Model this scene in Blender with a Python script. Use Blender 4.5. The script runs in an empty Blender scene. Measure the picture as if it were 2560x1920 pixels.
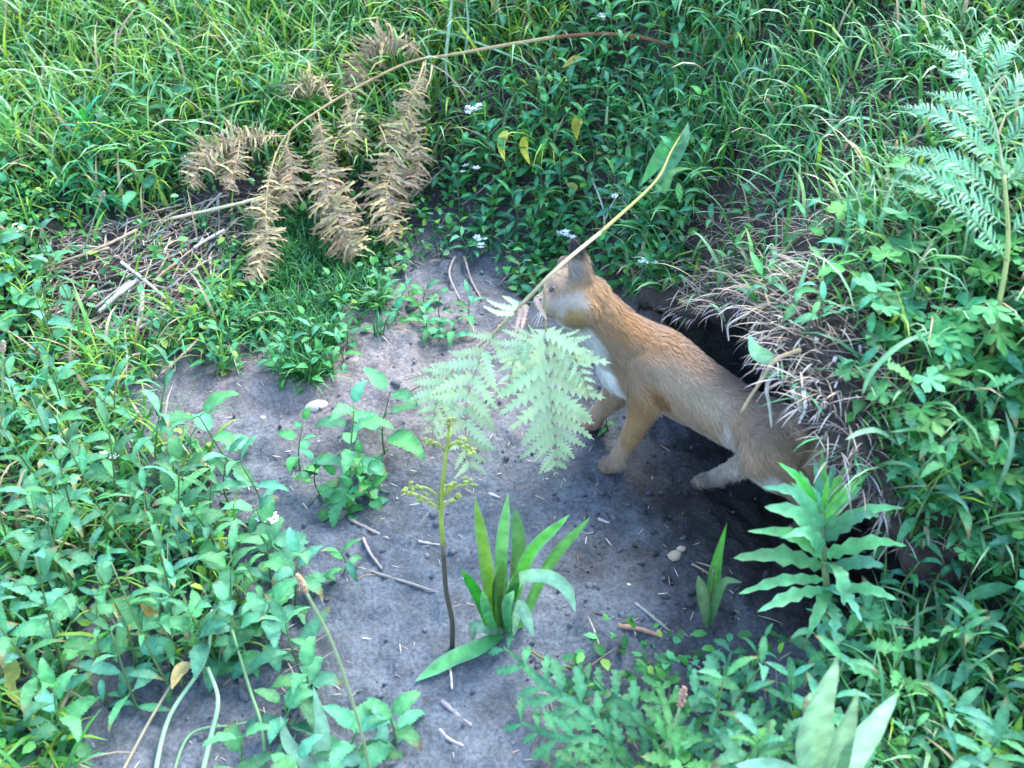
import bpy, math, random
import numpy as np
from mathutils import Vector, Matrix
from mathutils.bvhtree import BVHTree

R = random.Random(11)
NR = np.random.default_rng(11)
SC = bpy.context.scene
COL = SC.collection
rad = math.radians

# ------------------------------------------------------------------ camera, sky, sun, exposure
CAMZ, TH, FPX = 1.05, rad(38.0), 1098.0
cam_d = bpy.data.cameras.new('camera')
cam_d.sensor_width = 36.0
cam_d.lens = FPX / 1024 * 36
cam_d.clip_start = 0.02
cam_d.clip_end = 500
cam_d.dof.use_dof = True
cam_d.dof.focus_distance = 1.6
cam_d.dof.aperture_fstop = 6.0
cam = bpy.data.objects.new('camera', cam_d)
COL.objects.link(cam)
cam.location = (0, 0, CAMZ)
cam.rotation_euler = (math.pi / 2 - TH, 0, 0)
SC.camera = cam

SUN_EL, SUN_AZ = rad(50), rad(42)          # azimuth measured from +y towards +x
world = bpy.data.worlds.new('World')
SC.world = world
world.use_nodes = True
wn = world.node_tree
sky = wn.nodes.new('ShaderNodeTexSky')
sky.sky_type = 'NISHITA'
sky.sun_disc = False
sky.sun_elevation = SUN_EL
sky.sun_rotation = SUN_AZ
wn.links.new(sky.outputs[0], wn.nodes['Background'].inputs[0])
wn.nodes['Background'].inputs[1].default_value = 0.15
sun_d = bpy.data.lights.new('sun', 'SUN')
sun_d.energy = 1.15
sun_d.angle = rad(28)
sun_d.color = (1.0, 0.97, 0.93)
sun = bpy.data.objects.new('sun', sun_d)
COL.objects.link(sun)
sdir = Vector((math.sin(SUN_AZ) * math.cos(SUN_EL), math.cos(SUN_AZ) * math.cos(SUN_EL), math.sin(SUN_EL)))
sun.rotation_euler = sdir.to_track_quat('Z', 'Y').to_euler()
sun.location = sdir * 20
SC.view_settings.view_transform = 'Standard'
SC.view_settings.look = 'None'
SC.view_settings.gamma = 1
SC.view_settings.use_curve_mapping = False
SC.view_settings.exposure = 3.1

# ------------------------------------------------------------------ rays and noise
CT, ST = math.cos(TH), math.sin(TH)


def ray(px, py):
    a = (px - 512) / FPX
    u = (384 - py) / FPX
    return Vector((a, CT + ST * u, -ST + CT * u))


def P(px, py, y=None, z=None):
    d = ray(px, py)
    t = y / d.y if y is not None else (z - CAMZ) / d.z
    return Vector((0, 0, CAMZ)) + d * t


def proj(x, y, z):
    d = y * CT - (z - CAMZ) * ST
    return 512 + FPX * x / d, 384 - FPX * (y * ST + (z - CAMZ) * CT) / d


_tab = NR.random((256, 256))


def vnoise(x, y, s=0):
    x = np.asarray(x, float) + 37.3 * s + 500
    y = np.asarray(y, float) + 17.9 * s + 500
    xi = np.floor(x).astype(int); yi = np.floor(y).astype(int)
    fx = x - xi; fy = y - yi
    fx = fx * fx * (3 - 2 * fx); fy = fy * fy * (3 - 2 * fy)
    a = _tab[xi & 255, yi & 255]; b = _tab[(xi + 1) & 255, yi & 255]
    c = _tab[xi & 255, (yi + 1) & 255]; d = _tab[(xi + 1) & 255, (yi + 1) & 255]
    return (a * (1 - fx) + b * fx) * (1 - fy) + (c * (1 - fx) + d * fx) * fy * 1.0


def sstep(a, b, x):
    t = np.clip((np.asarray(x, float) - a) / (b - a), 0, 1)
    return t * t * (3 - 2 * t)


def pip(px, py, poly):
    px = np.asarray(px, float); py = np.asarray(py, float)
    r = np.zeros(px.shape, bool)
    n = len(poly)
    for i in range(n):
        x1, y1 = poly[i]; x2, y2 = poly[(i + 1) % n]
        if y1 == y2:
            continue
        c = ((y1 > py) != (y2 > py)) & (px < (x2 - x1) * (py - y1) / (y2 - y1) + x1)
        r ^= c
    return r


def pdist(x, y, line):
    best = np.full(np.shape(x), 1e9)
    for (x1, y1), (x2, y2) in zip(line[:-1], line[1:]):
        dx, dy = x2 - x1, y2 - y1
        t = np.clip(((x - x1) * dx + (y - y1) * dy) / (dx * dx + dy * dy), 0, 1)
        best = np.minimum(best, np.hypot(x - x1 - t * dx, y - y1 - t * dy))
    return best


def tps(pts):
    p = np.array(pts, float)
    n = len(p)
    def U(r2):
        return 0.5 * r2 * np.log(r2 + 1e-12)
    K = U(((p[:, None, :2] - p[None, :, :2]) ** 2).sum(-1)) + np.eye(n) * 0.004
    Q = np.c_[np.ones(n), p[:, :2]]
    A = np.block([[K, Q], [Q.T, np.zeros((3, 3))]])
    w = np.linalg.solve(A, np.r_[p[:, 2], 0, 0, 0])
    def f(x, y):
        x = np.clip(np.asarray(x, float), -1.7, 1.7); y = np.clip(np.asarray(y, float), 0.1, 3.0)
        o = w[n] + w[n + 1] * x + w[n + 2] * y
        for i in range(n):
            o = o + w[i] * U((x - p[i, 0]) ** 2 + (y - p[i, 1]) ** 2)
        return o
    return f


floor_f = tps([(-.3, .7, -.04), (.1, .75, 0), (.4, .7, .02), (0, .95, 0), (-.2, 1.1, .01), (-.27, 1.33, .05), (.1, 1.3, .02),
               (.15, 1.15, 0), (.35, 1.1, -.07), (.46, 1.08, -.12), (.54, 1.22, -.15), (.6, 1.05, -.14), (-.1, 1.6, .06), (-.6, 1.2, .01), (-.6, .7, -.05),
               (0, .3, -.02), (.3, 1.4, -.05), (-1.6, 1, 0), (1.6, 1, 0), (-1.6, .2, 0), (1.6, .2, 0), (0, 2.4, .1), (.27, .95, -.01)])
bank_f = tps([(-1.6, 1.4, .1), (-1.2, 2.2, .24), (-.6, 1.5, .06), (-.5, 1.9, .2), (-.5, 2.6, .46), (-.15, 1.8, .17), (0, 1.7, .13),
              (.1, 1.95, .36), (.15, 2.5, .6), (.262, 1.33, .145), (.292, 1.215, .235), (.293, 1.10, .285), (.21, 1.45, .10), (.29, 1.0, .31), (.32, .90, .31), (.38, .868, .25),
              (.46, .84, .10), (.38, 1.24, .32), (.56, 1.05, .36), (.65, 1.43, .5), (.4, 1.65, .40), (.7, 2.0, .66), (1.2, 1.2, .55), (.5, .69, .05),
              (.8, .7, .2), (.7, .9, .3), (1.2, .6, .35), (.5, .4, .0), (.4, .6, .01), (.45, 1.4, .36), (.47, 1.0, .33), (.14, 1.6, .12), (-1.6, .8, .03), (1.5, 2.4, .8)])
BASE = [(-4, 1.3), (-1.2, 1.25), (-.75, 1.28), (-.52, 1.38), (-.35, 1.49), (-.244, 1.58), (-.15, 1.72), (-.08, 1.72), (.06, 1.62), (.15, 1.5),
        (.235, 1.39), (.29, 1.44), (.38, 1.52), (.48, 1.5), (.58, 1.36), (.65, 1.15), (.63, .98), (.54, .9), (.45, .78), (.42, .6), (.4, .3), (.4, -4)]
FLOORPOLY = BASE + [(-4, -4)]
LIP = [(.215, 1.42), (.245, 1.36), (.27, 1.305), (.292, 1.215), (.293, 1.10), (.29, 1.00), (.306, .925), (.334, .885), (.38, .868), (.44, .845), (.5, .86)]
REAR = [(.20, 1.46), (.36, 1.62), (.52, 1.58), (.66, 1.43), (.72, 1.28), (.73, 1.14), (.71, 1.02), (.67, .94), (.59, .91), (.56, .87), (.54, .85)]
SLABPOLY = LIP + REAR[::-1]


def fbm(x, y):
    return ((vnoise(x * 7, y * 7, 1) - .5) * .020 + (vnoise(x * 22, y * 22, 2) - .5) * .014 + (vnoise(x * 60, y * 60, 3) - .5) * .009
            + (vnoise(x * 140, y * 140, 4) - .5) * .005)


def mask(x, y):
    d = pdist(x, y, BASE)
    ins = pip(x, y, FLOORPOLY)
    den = sstep(.12, .24, x) * sstep(.82, .92, y) * sstep(1.75, 1.6, y)
    w = .16 * (1 - den) + .035 * den
    return sstep(-1, 1, np.where(ins, -d, d) / w)


def terrain(x, y):
    m = mask(x, y)
    return floor_f(x, y) * (1 - m) + bank_f(x, y) * m + fbm(x, y)


def floor_h(x, y):
    return float(floor_f(x, y) + fbm(x, y))


# lookup grid of the upper surface (turf roof over the den included)
GX0, GX1, GY0, GY1, GS = -1.7, 1.7, .1, 3.0, .008
_gx = np.arange(GX0, GX1, GS); _gy = np.arange(GY0, GY1, GS)
_GX, _GY = np.meshgrid(_gx, _gy, indexing='ij')
_GT = terrain(_GX, _GY)
_sl = pip(_GX, _GY, SLABPOLY)
_GT = np.where(_sl, np.maximum(_GT, bank_f(_GX, _GY) + fbm(_GX, _GY)), _GT)


def surf(x, y):
    fx = np.clip((np.asarray(x, float) - GX0) / GS, 0, len(_gx) - 1.001)
    fy = np.clip((np.asarray(y, float) - GY0) / GS, 0, len(_gy) - 1.001)
    i = fx.astype(int); j = fy.astype(int); u = fx - i; v = fy - j
    return (_GT[i, j] * (1 - u) + _GT[i + 1, j] * u) * (1 - v) + (_GT[i, j + 1] * (1 - u) + _GT[i + 1, j + 1] * u) * v


_ts = np.arange(.55, 3.6, .004)


def hit(px, py):
    d = ray(px, py)
    z = CAMZ + d.z * _ts
    below = z < surf(d.x * _ts, d.y * _ts)
    k = int(np.argmax(below)) if below.any() else len(_ts) - 1
    return _ts[k]


def H(px, py, lift=0.0):
    """Point of the ground under a pixel, moved back towards the camera by lift metres."""
    d = ray(px, py)
    t = hit(px, py) - lift / d.length
    return Vector((0, 0, CAMZ)) + d * t


# ------------------------------------------------------------------ materials
def mat(name, rough=.6, spec=.4, trans=0.0, bump=0.0, bump_scale=300, rand=.0, hue=.0, mottle=.0, mscale=60, sheen=0.0, base=None, speck=0.0):
    m = bpy.data.materials.new(name)
    m.use_nodes = True
    nt = m.node_tree
    N, Lk = nt.nodes, nt.links
    bs = N['Principled BSDF']
    out = N['Material Output']
    bs.inputs['Roughness'].default_value = rough
    bs.inputs['Specular IOR Level'].default_value = spec
    if sheen:
        bs.inputs['Sheen Weight'].default_value = sheen
    if base is None:
        at = N.new('ShaderNodeAttribute'); at.attribute_name = 'col'
        c = at.outputs['Color']
    else:
        rgb = N.new('ShaderNodeRGB'); rgb.outputs[0].default_value = (*base, 1)
        c = rgb.outputs[0]
    tc = N.new('ShaderNodeTexCoord')
    if rand or hue:
        oi = N.new('ShaderNodeObjectInfo')
        hs = N.new('ShaderNodeHueSaturation')
        mr = N.new('ShaderNodeMapRange'); mr.inputs['To Min'].default_value = 1 - rand; mr.inputs['To Max'].default_value = 1 + rand
        Lk.new(oi.outputs['Random'], mr.inputs['Value']); Lk.new(mr.outputs[0], hs.inputs['Value'])
        mul = N.new('ShaderNodeMath'); mul.operation = 'MULTIPLY'; mul.inputs[1].default_value = 7.31
        fr = N.new('ShaderNodeMath'); fr.operation = 'FRACT'
        mh = N.new('ShaderNodeMapRange'); mh.inputs['To Min'].default_value = .5 - hue; mh.inputs['To Max'].default_value = .5 + hue
        Lk.new(oi.outputs['Random'], mul.inputs[0]); Lk.new(mul.outputs[0], fr.inputs[0]); Lk.new(fr.outputs[0], mh.inputs['Value'])
        Lk.new(mh.outputs[0], hs.inputs['Hue'])
        Lk.new(c, hs.inputs['Color']); c = hs.outputs[0]
    if mottle:
        no = N.new('ShaderNodeTexNoise'); no.inputs['Scale'].default_value = mscale; no.inputs['Detail'].default_value = 6
        Lk.new(tc.outputs['Object'], no.inputs['Vector'])
        mr = N.new('ShaderNodeMapRange'); mr.inputs['From Min'].default_value = .3; mr.inputs['From Max'].default_value = .7
        mr.inputs['To Min'].default_value = 1 - mottle; mr.inputs['To Max'].default_value = 1 + mottle
        Lk.new(no.outputs[0], mr.inputs['Value'])
        hs = N.new('ShaderNodeHueSaturation'); Lk.new(mr.outputs[0], hs.inputs['Value']); Lk.new(c, hs.inputs['Color'])
        c = hs.outputs[0]
    if speck:
        no = N.new('ShaderNodeTexNoise'); no.inputs['Scale'].default_value = 190; no.inputs['Detail'].default_value = 3; no.inputs['Roughness'].default_value = .7
        Lk.new(tc.outputs['Object'], no.inputs['Vector'])
        mr = N.new('ShaderNodeMapRange'); mr.inputs['From Min'].default_value = .36; mr.inputs['From Max'].default_value = .66
        mr.inputs['To Min'].default_value = 1 - speck; mr.inputs['To Max'].default_value = 1 + speck
        Lk.new(no.outputs[0], mr.inputs['Value'])
        hs = N.new('ShaderNodeHueSaturation'); Lk.new(mr.outputs[0], hs.inputs['Value']); Lk.new(c, hs.inputs['Color'])
        c = hs.outputs[0]
    Lk.new(c, bs.inputs['Base Color'])
    if bump:
        no = N.new('ShaderNodeTexNoise'); no.inputs['Scale'].default_value = bump_scale; no.inputs['Detail'].default_value = 5
        Lk.new(tc.outputs['Object'], no.inputs['Vector'])
        bp = N.new('ShaderNodeBump'); bp.inputs['Strength'].default_value = bump; bp.inputs['Distance'].default_value = .004
        Lk.new(no.outputs[0], bp.inputs['Height']); Lk.new(bp.outputs[0], bs.inputs['Normal'])
    if trans:
        tr = N.new('ShaderNodeBsdfTranslucent')
        hs = N.new('ShaderNodeHueSaturation'); hs.inputs['Hue'].default_value = .475; hs.inputs['Value'].default_value = 1.5
        Lk.new(c, hs.inputs['Color']); Lk.new(hs.outputs[0], tr.inputs['Color'])
        mx = N.new('ShaderNodeMixShader'); mx.inputs[0].default_value = trans
        Lk.new(bs.outputs[0], mx.inputs[1]); Lk.new(tr.outputs[0], mx.inputs[2]); Lk.new(mx.outputs[0], out.inputs['Surface'])
    return m


M_soil = mat('soil', rough=.95, spec=.15, bump=.7, bump_scale=150, mottle=.34, mscale=26, speck=.3)
M_clod = mat('clod', rough=.95, spec=.15, bump=.4, mottle=.2)
M_leaf = mat('leaf', rough=.58, spec=.28, trans=.3, bump=.25, bump_scale=200, rand=.36, hue=.035, mottle=.26, mscale=70)
M_cover = mat('ground_cover', rough=.5, spec=.32, trans=.25)
M_grass = mat('grass', rough=.48, spec=.35, trans=.28)
M_fern = mat('fern', rough=.55, spec=.35, trans=.25, rand=.15, hue=.012, mottle=.12)
M_dry = mat('dry_plant', rough=.75, spec=.25, trans=.12, rand=.2, hue=.01, mottle=.15, mscale=120)
M_stem = mat('stem', rough=.5, spec=.4, rand=.15, mottle=.15, mscale=80)
M_white = mat('petal', rough=.6, spec=.3, trans=.2, base=(.82, .83, .84))
M_stone = mat('stone', rough=.9, spec=.2, bump=.5, mottle=.25)
M_fur = mat('fur', rough=.85, spec=.15, sheen=.15)
M_eye = mat('eye', rough=.08, spec=.6, base=(.015, .012, .008))
M_nose = mat('nose', rough=.35, spec=.5, base=(.02, .018, .018))


# ------------------------------------------------------------------ mesh helpers
def mesh(name, V, F, C=None, m=None, smooth=True):
    me = bpy.data.meshes.new(name)
    V = np.asarray(V, np.float32).reshape(-1, 3)
    if isinstance(F, np.ndarray):
        k = F.shape[1]
        me.vertices.add(len(V)); me.vertices.foreach_set('co', V.ravel())
        me.loops.add(F.size); me.loops.foreach_set('vertex_index', F.astype(np.int32).ravel())
        me.polygons.add(len(F)); me.polygons.foreach_set('loop_start', np.arange(0, F.size, k, dtype=np.int32))
        me.update(calc_edges=True)
    else:
        me.from_pydata(V.tolist(), [], F)
    if smooth:
        me.polygons.foreach_set('use_smooth', np.ones(len(me.polygons), bool))
    if C is not None:
        C = np.asarray(C, np.float32)
        if C.ndim == 1:
            C = np.tile(C, (len(V), 1))
        at = me.color_attributes.new('col', 'FLOAT_COLOR', 'POINT')
        at.data.foreach_set('color', np.c_[C, np.ones(len(C), np.float32)].astype(np.float32).ravel())
    if m:
        me.materials.append(m)
    me.update()
    return me


def put(name, me, parent=None, mtx=None, **props):
    o = bpy.data.objects.new(name, me)
    COL.objects.link(o)
    if parent is not None:
        o.parent = parent
    if mtx is not None:
        o.matrix_basis = mtx
    for k, v in props.items():
        if v is not None:
            o[k] = v
    return o


def thing(name, label, cat, loc, group=None):
    o = bpy.data.objects.new(name, None)
    o.empty_display_size = .02
    COL.objects.link(o)
    o.location = loc
    o['label'] = label; o['category'] = cat
    if group:
        o['group'] = group
    return o


def catmull(pts, n):
    p = np.array([list(q) for q in pts], float)
    if len(p) == 2:
        t = np.linspace(0, 1, n)[:, None]
        return p[0] * (1 - t) + p[1] * t
    q = np.vstack([2 * p[0] - p[1], p, 2 * p[-1] - p[-2]])
    out = []
    for s in np.linspace(0, len(p) - 1, n):
        i = min(int(s), len(p) - 2); t = s - i
        a, b, c, d = q[i], q[i + 1], q[i + 2], q[i + 3]
        out.append(.5 * ((2 * b) + (-a + c) * t + (2 * a - 5 * b + 4 * c - d) * t * t + (-a + 3 * b - 3 * c + d) * t ** 3))
    return np.array(out)


def unit(v):
    v = np.asarray(v, float)
    return v / (np.linalg.norm(v, axis=-1, keepdims=True) + 1e-12)


def tube(pts, r0, r1, sides=6, n=None):
    """Closed tapered tube along points; returns V, F."""
    p = catmull(pts, n or max(4, 4 * (len(pts) - 1) + 1))
    T = unit(np.gradient(p, axis=0))
    ref = np.array([0.31, .17, .93]) if abs(T[0, 2]) < .9 else np.array([1., .1, 0])
    S = unit(np.cross(T, ref)); U = np.cross(S, T)
    rr = np.linspace(r0, r1, len(p))[:, None, None]
    a = np.arange(sides) / sides * 2 * np.pi
    ring = np.cos(a)[None, :, None] * S[:, None] + np.sin(a)[None, :, None] * U[:, None]
    V = (p[:, None] + ring * rr).reshape(-1, 3)
    F = []
    for i in range(len(p) - 1):
        for j in range(sides):
            k = (j + 1) % sides
            F.append((i * sides + j, i * sides + k, (i + 1) * sides + k, (i + 1) * sides + j))
    F.append(tuple(range(sides))[::-1]); F.append(tuple((len(p) - 1) * sides + j for j in range(sides)))
    return V, F


class MB:
    def __init__(s):
        s.V, s.F, s.C, s.n = [], [], [], 0

    def add(s, V, F, c):
        V = np.asarray(V, float).reshape(-1, 3)
        c = np.asarray(c, float)
        s.C.append(np.tile(c, (len(V), 1)) if c.ndim == 1 else c)
        s.V.append(V); s.F += [tuple(int(i) + s.n for i in f) for f in F]
        s.n += len(V)

    def mesh(s, name, m):
        return mesh(name, np.vstack(s.V), s.F, np.vstack(s.C), m)


def jit(c, a=.12):
    k = 1 + R.uniform(-a, a)
    return np.array([max(0, v * k * (1 + R.uniform(-a, a) * .4)) for v in c])


def prof(kind, t):
    if kind == 'ovate':
        return np.sin(np.pi * np.clip(t, 0, 1) ** .62) ** .85
    if kind == 'lance':
        return np.sin(np.pi * np.clip(t, 0, 1) ** .8) ** .9
    if kind == 'strap':
        return np.clip(np.minimum(t * 6, 1) ** .5 * .35 + .65 * np.sin(np.pi * np.clip(t, 0, 1) ** .95) ** .55, 0, 1) * np.clip((1 - t) * 5, 0, 1) ** .6
    if kind == 'obl':
        return np.sin(np.pi * np.clip(t, 0, 1) ** 1.35) ** .9
    if kind == 'fern':
        return np.clip(1 - t, 0, 1) ** .55 * np.clip(t * 12 + .45, 0, 1)
    return 1 - t


def ribbon(pts, W, kind, N=None, n=14, teeth=0, depth=.3, fold=.25, wave=0.0, rib=1.35, c=(.05, .12, .03), edge=None):
    """A leaf blade along a 3D centre line: midrib and two sides, toothed if asked, folded along the rib."""
    n = max(n, teeth * 2 + 1) if teeth else n
    p = catmull(pts, n + 1)
    T = unit(np.gradient(p, axis=0))
    if N is None:
        N = (0, -.55, .83)
    S = unit(np.cross(T, np.asarray(N, float))); Nn = np.cross(S, T)
    t = np.linspace(0, 1, n + 1)
    w = W * .5 * prof(kind, t)
    if teeth:
        i = np.arange(n + 1)
        w = w * np.where(i % 2 == 1, 1.0, 1 - depth) * np.array([1 + R.uniform(-.5, .5) * depth for _ in i])
    ph = R.uniform(0, 6)
    wv = wave * W * np.sin(t * 17 + ph)
    sweep = (np.where(np.arange(n + 1) % 2 == 1, .5, 0) * depth * W * .5) if teeth else np.zeros(n + 1)
    up = Nn * (w * fold)[:, None]
    Lf = p + S * w[:, None] + up + Nn * wv[:, None] + T * sweep[:, None]
    Rt = p - S * w[:, None] + up - Nn * wv[:, None] + T * sweep[:, None]
    V = np.vstack([Lf, p, Rt])
    k = n + 1
    F = []
    for i in range(n):
        F.append((i, i + 1, k + i + 1, k + i)); F.append((k + i, k + i + 1, 2 * k + i + 1, 2 * k + i))
    c = np.asarray(c, float); e = c if edge is None else np.asarray(edge, float)
    tt = t[:, None]
    Cs = (c * (1 - tt * .6) + e * tt * .6) * (1 + .11 * ((np.arange(n + 1) % 2) - .5))[:, None]
    C = np.vstack([Cs, np.clip(c * rib, 0, 1) * np.ones((k, 1)), Cs])
    return V, F, C


def local_leaf(name, L, W, kind, c, m, teeth=0, depth=.3, curl=.5, fold=.25, wave=.02, n=12, rib=1.3, petiole=0.0):
    """Leaf mesh along local +x, upper side +z, bending down towards the tip."""
    pts = [(0, 0, 0)]
    a = R.uniform(.0, .25); x = z = 0; yb = R.uniform(-.12, .12)
    for k in range(5):
        x += L / 5 * math.cos(a); z += L / 5 * math.sin(a); a -= curl / 5 * (1 + k * .3)
        pts.append((x, yb * L * ((k + 1) / 5) ** 2, z))
    V, F, C = ribbon(pts, W, kind, N=(0, 0, 1), n=n, teeth=teeth, depth=depth, fold=fold, wave=wave, rib=rib, c=c)
    if R.random() < .3:
        tip_ = np.tile(np.clip((np.linspace(0, 1, len(C) // 3) - R.uniform(.6, .85)) * 4, 0, 1), 3)[:, None]
        C = C * (1 - tip_) + np.array([.16, .13, .05]) * tip_
    if petiole:
        V = V + np.array([petiole, 0, 0])
        b = MB(); b.add(V, F, C)
        tv, tf = tube([(0, 0, 0), (petiole * .5, 0, .002), (petiole + .003, 0, 0)], L * .016, L * .012, 4)
        b.add(tv, tf, np.array(c) * 1.3)
        return b.mesh(name, m)
    return mesh(name, V, F, C, m)


def palmate(name, rad_, c, m, lobes=5, spread=300):
    """Round cut leaf (cranesbill) in the local xy plane, stalk end at the origin."""
    na = lobes * 8 + 1
    a = np.radians(np.linspace(-spread / 2, spread / 2, na))
    ph = np.linspace(0, lobes, na) % 1.0
    ph[-1] = 1.0
    lobe = np.sin(np.pi * ph) ** .55
    teeth = 1 - .13 * np.abs(np.sin(ph * 3 * np.pi + np.pi / 2))
    sc = 1 - .22 * (np.abs(a) / a.max())
    r = rad_ * (.42 + .58 * lobe) * teeth * sc
    rm = r * .5
    cup = R.uniform(-.15, .35)
    def ring(q, k):
        return np.c_[q * np.cos(a) + rad_ * .25, q * np.sin(a), cup * q * q / rad_ * k + rad_ * .05 * np.sin(ph * 2 * np.pi) * k]
    V = np.vstack([[[rad_ * .25, 0, 0]], ring(rm, 1), ring(r, 1)])
    F = []
    for i in range(na - 1):
        F.append((0, 1 + i, 2 + i)); F.append((1 + i, 1 + na + i, 2 + na + i, 2 + i))
    c = np.asarray(c, float)
    C = np.vstack([[c * 1.5], np.tile(c * 1.12, (na, 1)), np.tile(c, (na, 1))])
    return mesh(name, V, F, C, m)


def orient(loc, az, el, roll=0.0, s=1.0):
    d = Vector((math.cos(el) * math.cos(az), math.cos(el) * math.sin(az), math.sin(el)))
    sd = Vector((-math.sin(az), math.cos(az), 0))
    nn = d.cross(sd)
    sd2 = sd * math.cos(roll) + nn * math.sin(roll)
    nn = d.cross(sd2)
    m = Matrix((d, sd2, nn)).transposed().to_4x4()
    return Matrix.Translation(loc) @ m @ Matrix.Scale(s, 4)


def mat_arr(az, el, roll, s):
    """Stack of 3x3 matrices (columns dir, side, normal) times scale."""
    d = np.stack([np.cos(el) * np.cos(az), np.cos(el) * np.sin(az), np.sin(el)], -1)
    sd = np.stack([-np.sin(az), np.cos(az), np.zeros_like(az)], -1)
    nn = np.cross(d, sd)
    sd2 = sd * np.cos(roll)[:, None] + nn * np.sin(roll)[:, None]
    nn = np.cross(d, sd2)
    return np.stack([d, sd2, nn], -1) * s[:, None, None]


def many(name, tV, tF, pos, mats, cols, m, smooth=True, **props):
    """One mesh holding a template copied to every position (uncountable cover only)."""
    tV = np.asarray(tV, float); tF = np.asarray(tF, int)
    n, k = len(pos), len(tV)
    V = np.einsum('nij,kj->nki', mats, tV) + pos[:, None]
    F = (tF[None] + (np.arange(n) * k)[:, None, None]).reshape(-1, tF.shape[1])
    me = mesh(name, V.reshape(-1, 3), F, np.repeat(cols, k, axis=0), m, smooth)
    return put(name, me, None, None, kind='stuff', **props)


# ------------------------------------------------------------------ the ground
def axis_vals(a, b, step, lo, hi):
    mid = list(np.arange(a, b + 1e-6, step))
    up, s = [b], step
    while up[-1] < hi:
        s *= 1.35; up.append(up[-1] + s)
    dn, s = [a], step
    while dn[-1] > lo:
        s *= 1.35; dn.append(dn[-1] - s)
    return np.array(dn[:0:-1] + mid + up[1:])


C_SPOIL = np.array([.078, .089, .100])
C_HUMUS_SHADE = np.array([.033, .028, .025])  # dark bank topsoil, with the den's shade put into the colour as well


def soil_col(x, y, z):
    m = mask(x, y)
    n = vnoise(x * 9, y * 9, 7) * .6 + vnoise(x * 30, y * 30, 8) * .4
    fresh_shade = sstep(.42, .12, np.hypot((x - .42) * 1.0, (y - 1.06) * 1.1) + (n - .5) * .16)  # dug soil at the den mouth, darkened to paint in the bank's shade
    k = np.maximum(sstep(.25, .8, m + (n - .5) * .3) * .9, fresh_shade * .85)[..., None]
    dry = (sstep(.34, .08, np.hypot((x + .24) * .8, (y - 1.36) * 1.3) + (n - .5) * .2) * .6)[..., None]  # browner dry soil on the ridge; its sky-facing brightness is painted in too
    c = (C_SPOIL * (1 - dry) + np.array([.175, .147, .130]) * dry) * (1 - k) + C_HUMUS_SHADE * k
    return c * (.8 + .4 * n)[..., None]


gx = axis_vals(-1.15, 1.15, .0062, -45, 45); gy = axis_vals(.5, 2.45, .0062, -45, 60)
X, Y = np.meshgrid(gx, gy, indexing='ij')
Z = terrain(X, Y)
nx, ny = X.shape
idx = np.arange(nx * ny).reshape(nx, ny)
Fq = np.stack([idx[:-1, :-1], idx[1:, :-1], idx[1:, 1:], idx[:-1, 1:]], -1).reshape(-1, 4)
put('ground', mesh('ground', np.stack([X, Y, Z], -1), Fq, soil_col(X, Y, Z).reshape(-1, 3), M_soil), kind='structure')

# turf roof that overhangs the den mouth
ns, nv = 110, 40
lipc = catmull([(a, b, 0) for a, b in LIP], ns); rear = catmull([(a, b, 0) for a, b in REAR], ns)
v = np.linspace(0, 1, nv)
XY = lipc[:, None, :2] * (1 - v)[None, :, None] + rear[:, None, :2] * v[None, :, None]
top = bank_f(XY[..., 0], XY[..., 1]) + fbm(XY[..., 0], XY[..., 1]) + .005
top = top - (.008 + .022 * sstep(.45, .65, np.linspace(0, 1, ns)))[:, None] * (1 - sstep(0, .12, v))[None] - .03 * sstep(.93, 1, v)[None]
sfr = np.linspace(0, 1, ns)[:, None]
endt = sstep(0, .1, sfr) * sstep(1, .9, sfr)
th = (.022 + .10 * v[None] ** .7 + (vnoise(XY[..., 0] * 30, XY[..., 1] * 30, 5) - .5) * .03) * (.25 + .75 * endt)
bot = top - np.maximum(th, .008) - .03 * sstep(.93, 1, v)[None]
jitx = (vnoise(XY[..., 0] * 40, XY[..., 1] * 40, 9) - .5) * .03 * (1 - sstep(0, .2, v))[None]
XYb = XY.copy(); XYb[..., 0] += jitx + .012 * (1 - v)[None]; XYt = XY.copy(); XYt[..., 0] += jitx
Vt = np.dstack([XYt, top]).reshape(-1, 3); Vb = np.dstack([XYb, bot]).reshape(-1, 3)
id1 = np.arange(ns * nv).reshape(ns, nv); id2 = id1 + ns * nv
Fs = [np.stack([id1[:-1, :-1], id1[:-1, 1:], id1[1:, 1:], id1[1:, :-1]], -1).reshape(-1, 4),
      np.stack([id2[:-1, :-1], id2[1:, :-1], id2[1:, 1:], id2[:-1, 1:]], -1).reshape(-1, 4)]
for A, B in ((id1[:, 0], id2[:, 0]), (id2[:, -1], id1[:, -1]), (id2[0], id1[0]), (id1[-1], id2[-1])):
    Fs.append(np.stack([A[:-1], A[1:], B[1:], B[:-1]], -1))
Vs = np.vstack([Vt, Vb])
cs = C_HUMUS_SHADE * (.75 + .5 * vnoise(Vs[:, 0] * 30, Vs[:, 1] * 30, 6))[:, None]
put('den_roof_terrain', mesh('den_roof_terrain', Vs, np.vstack(Fs), cs, M_soil), kind='structure')

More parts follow.
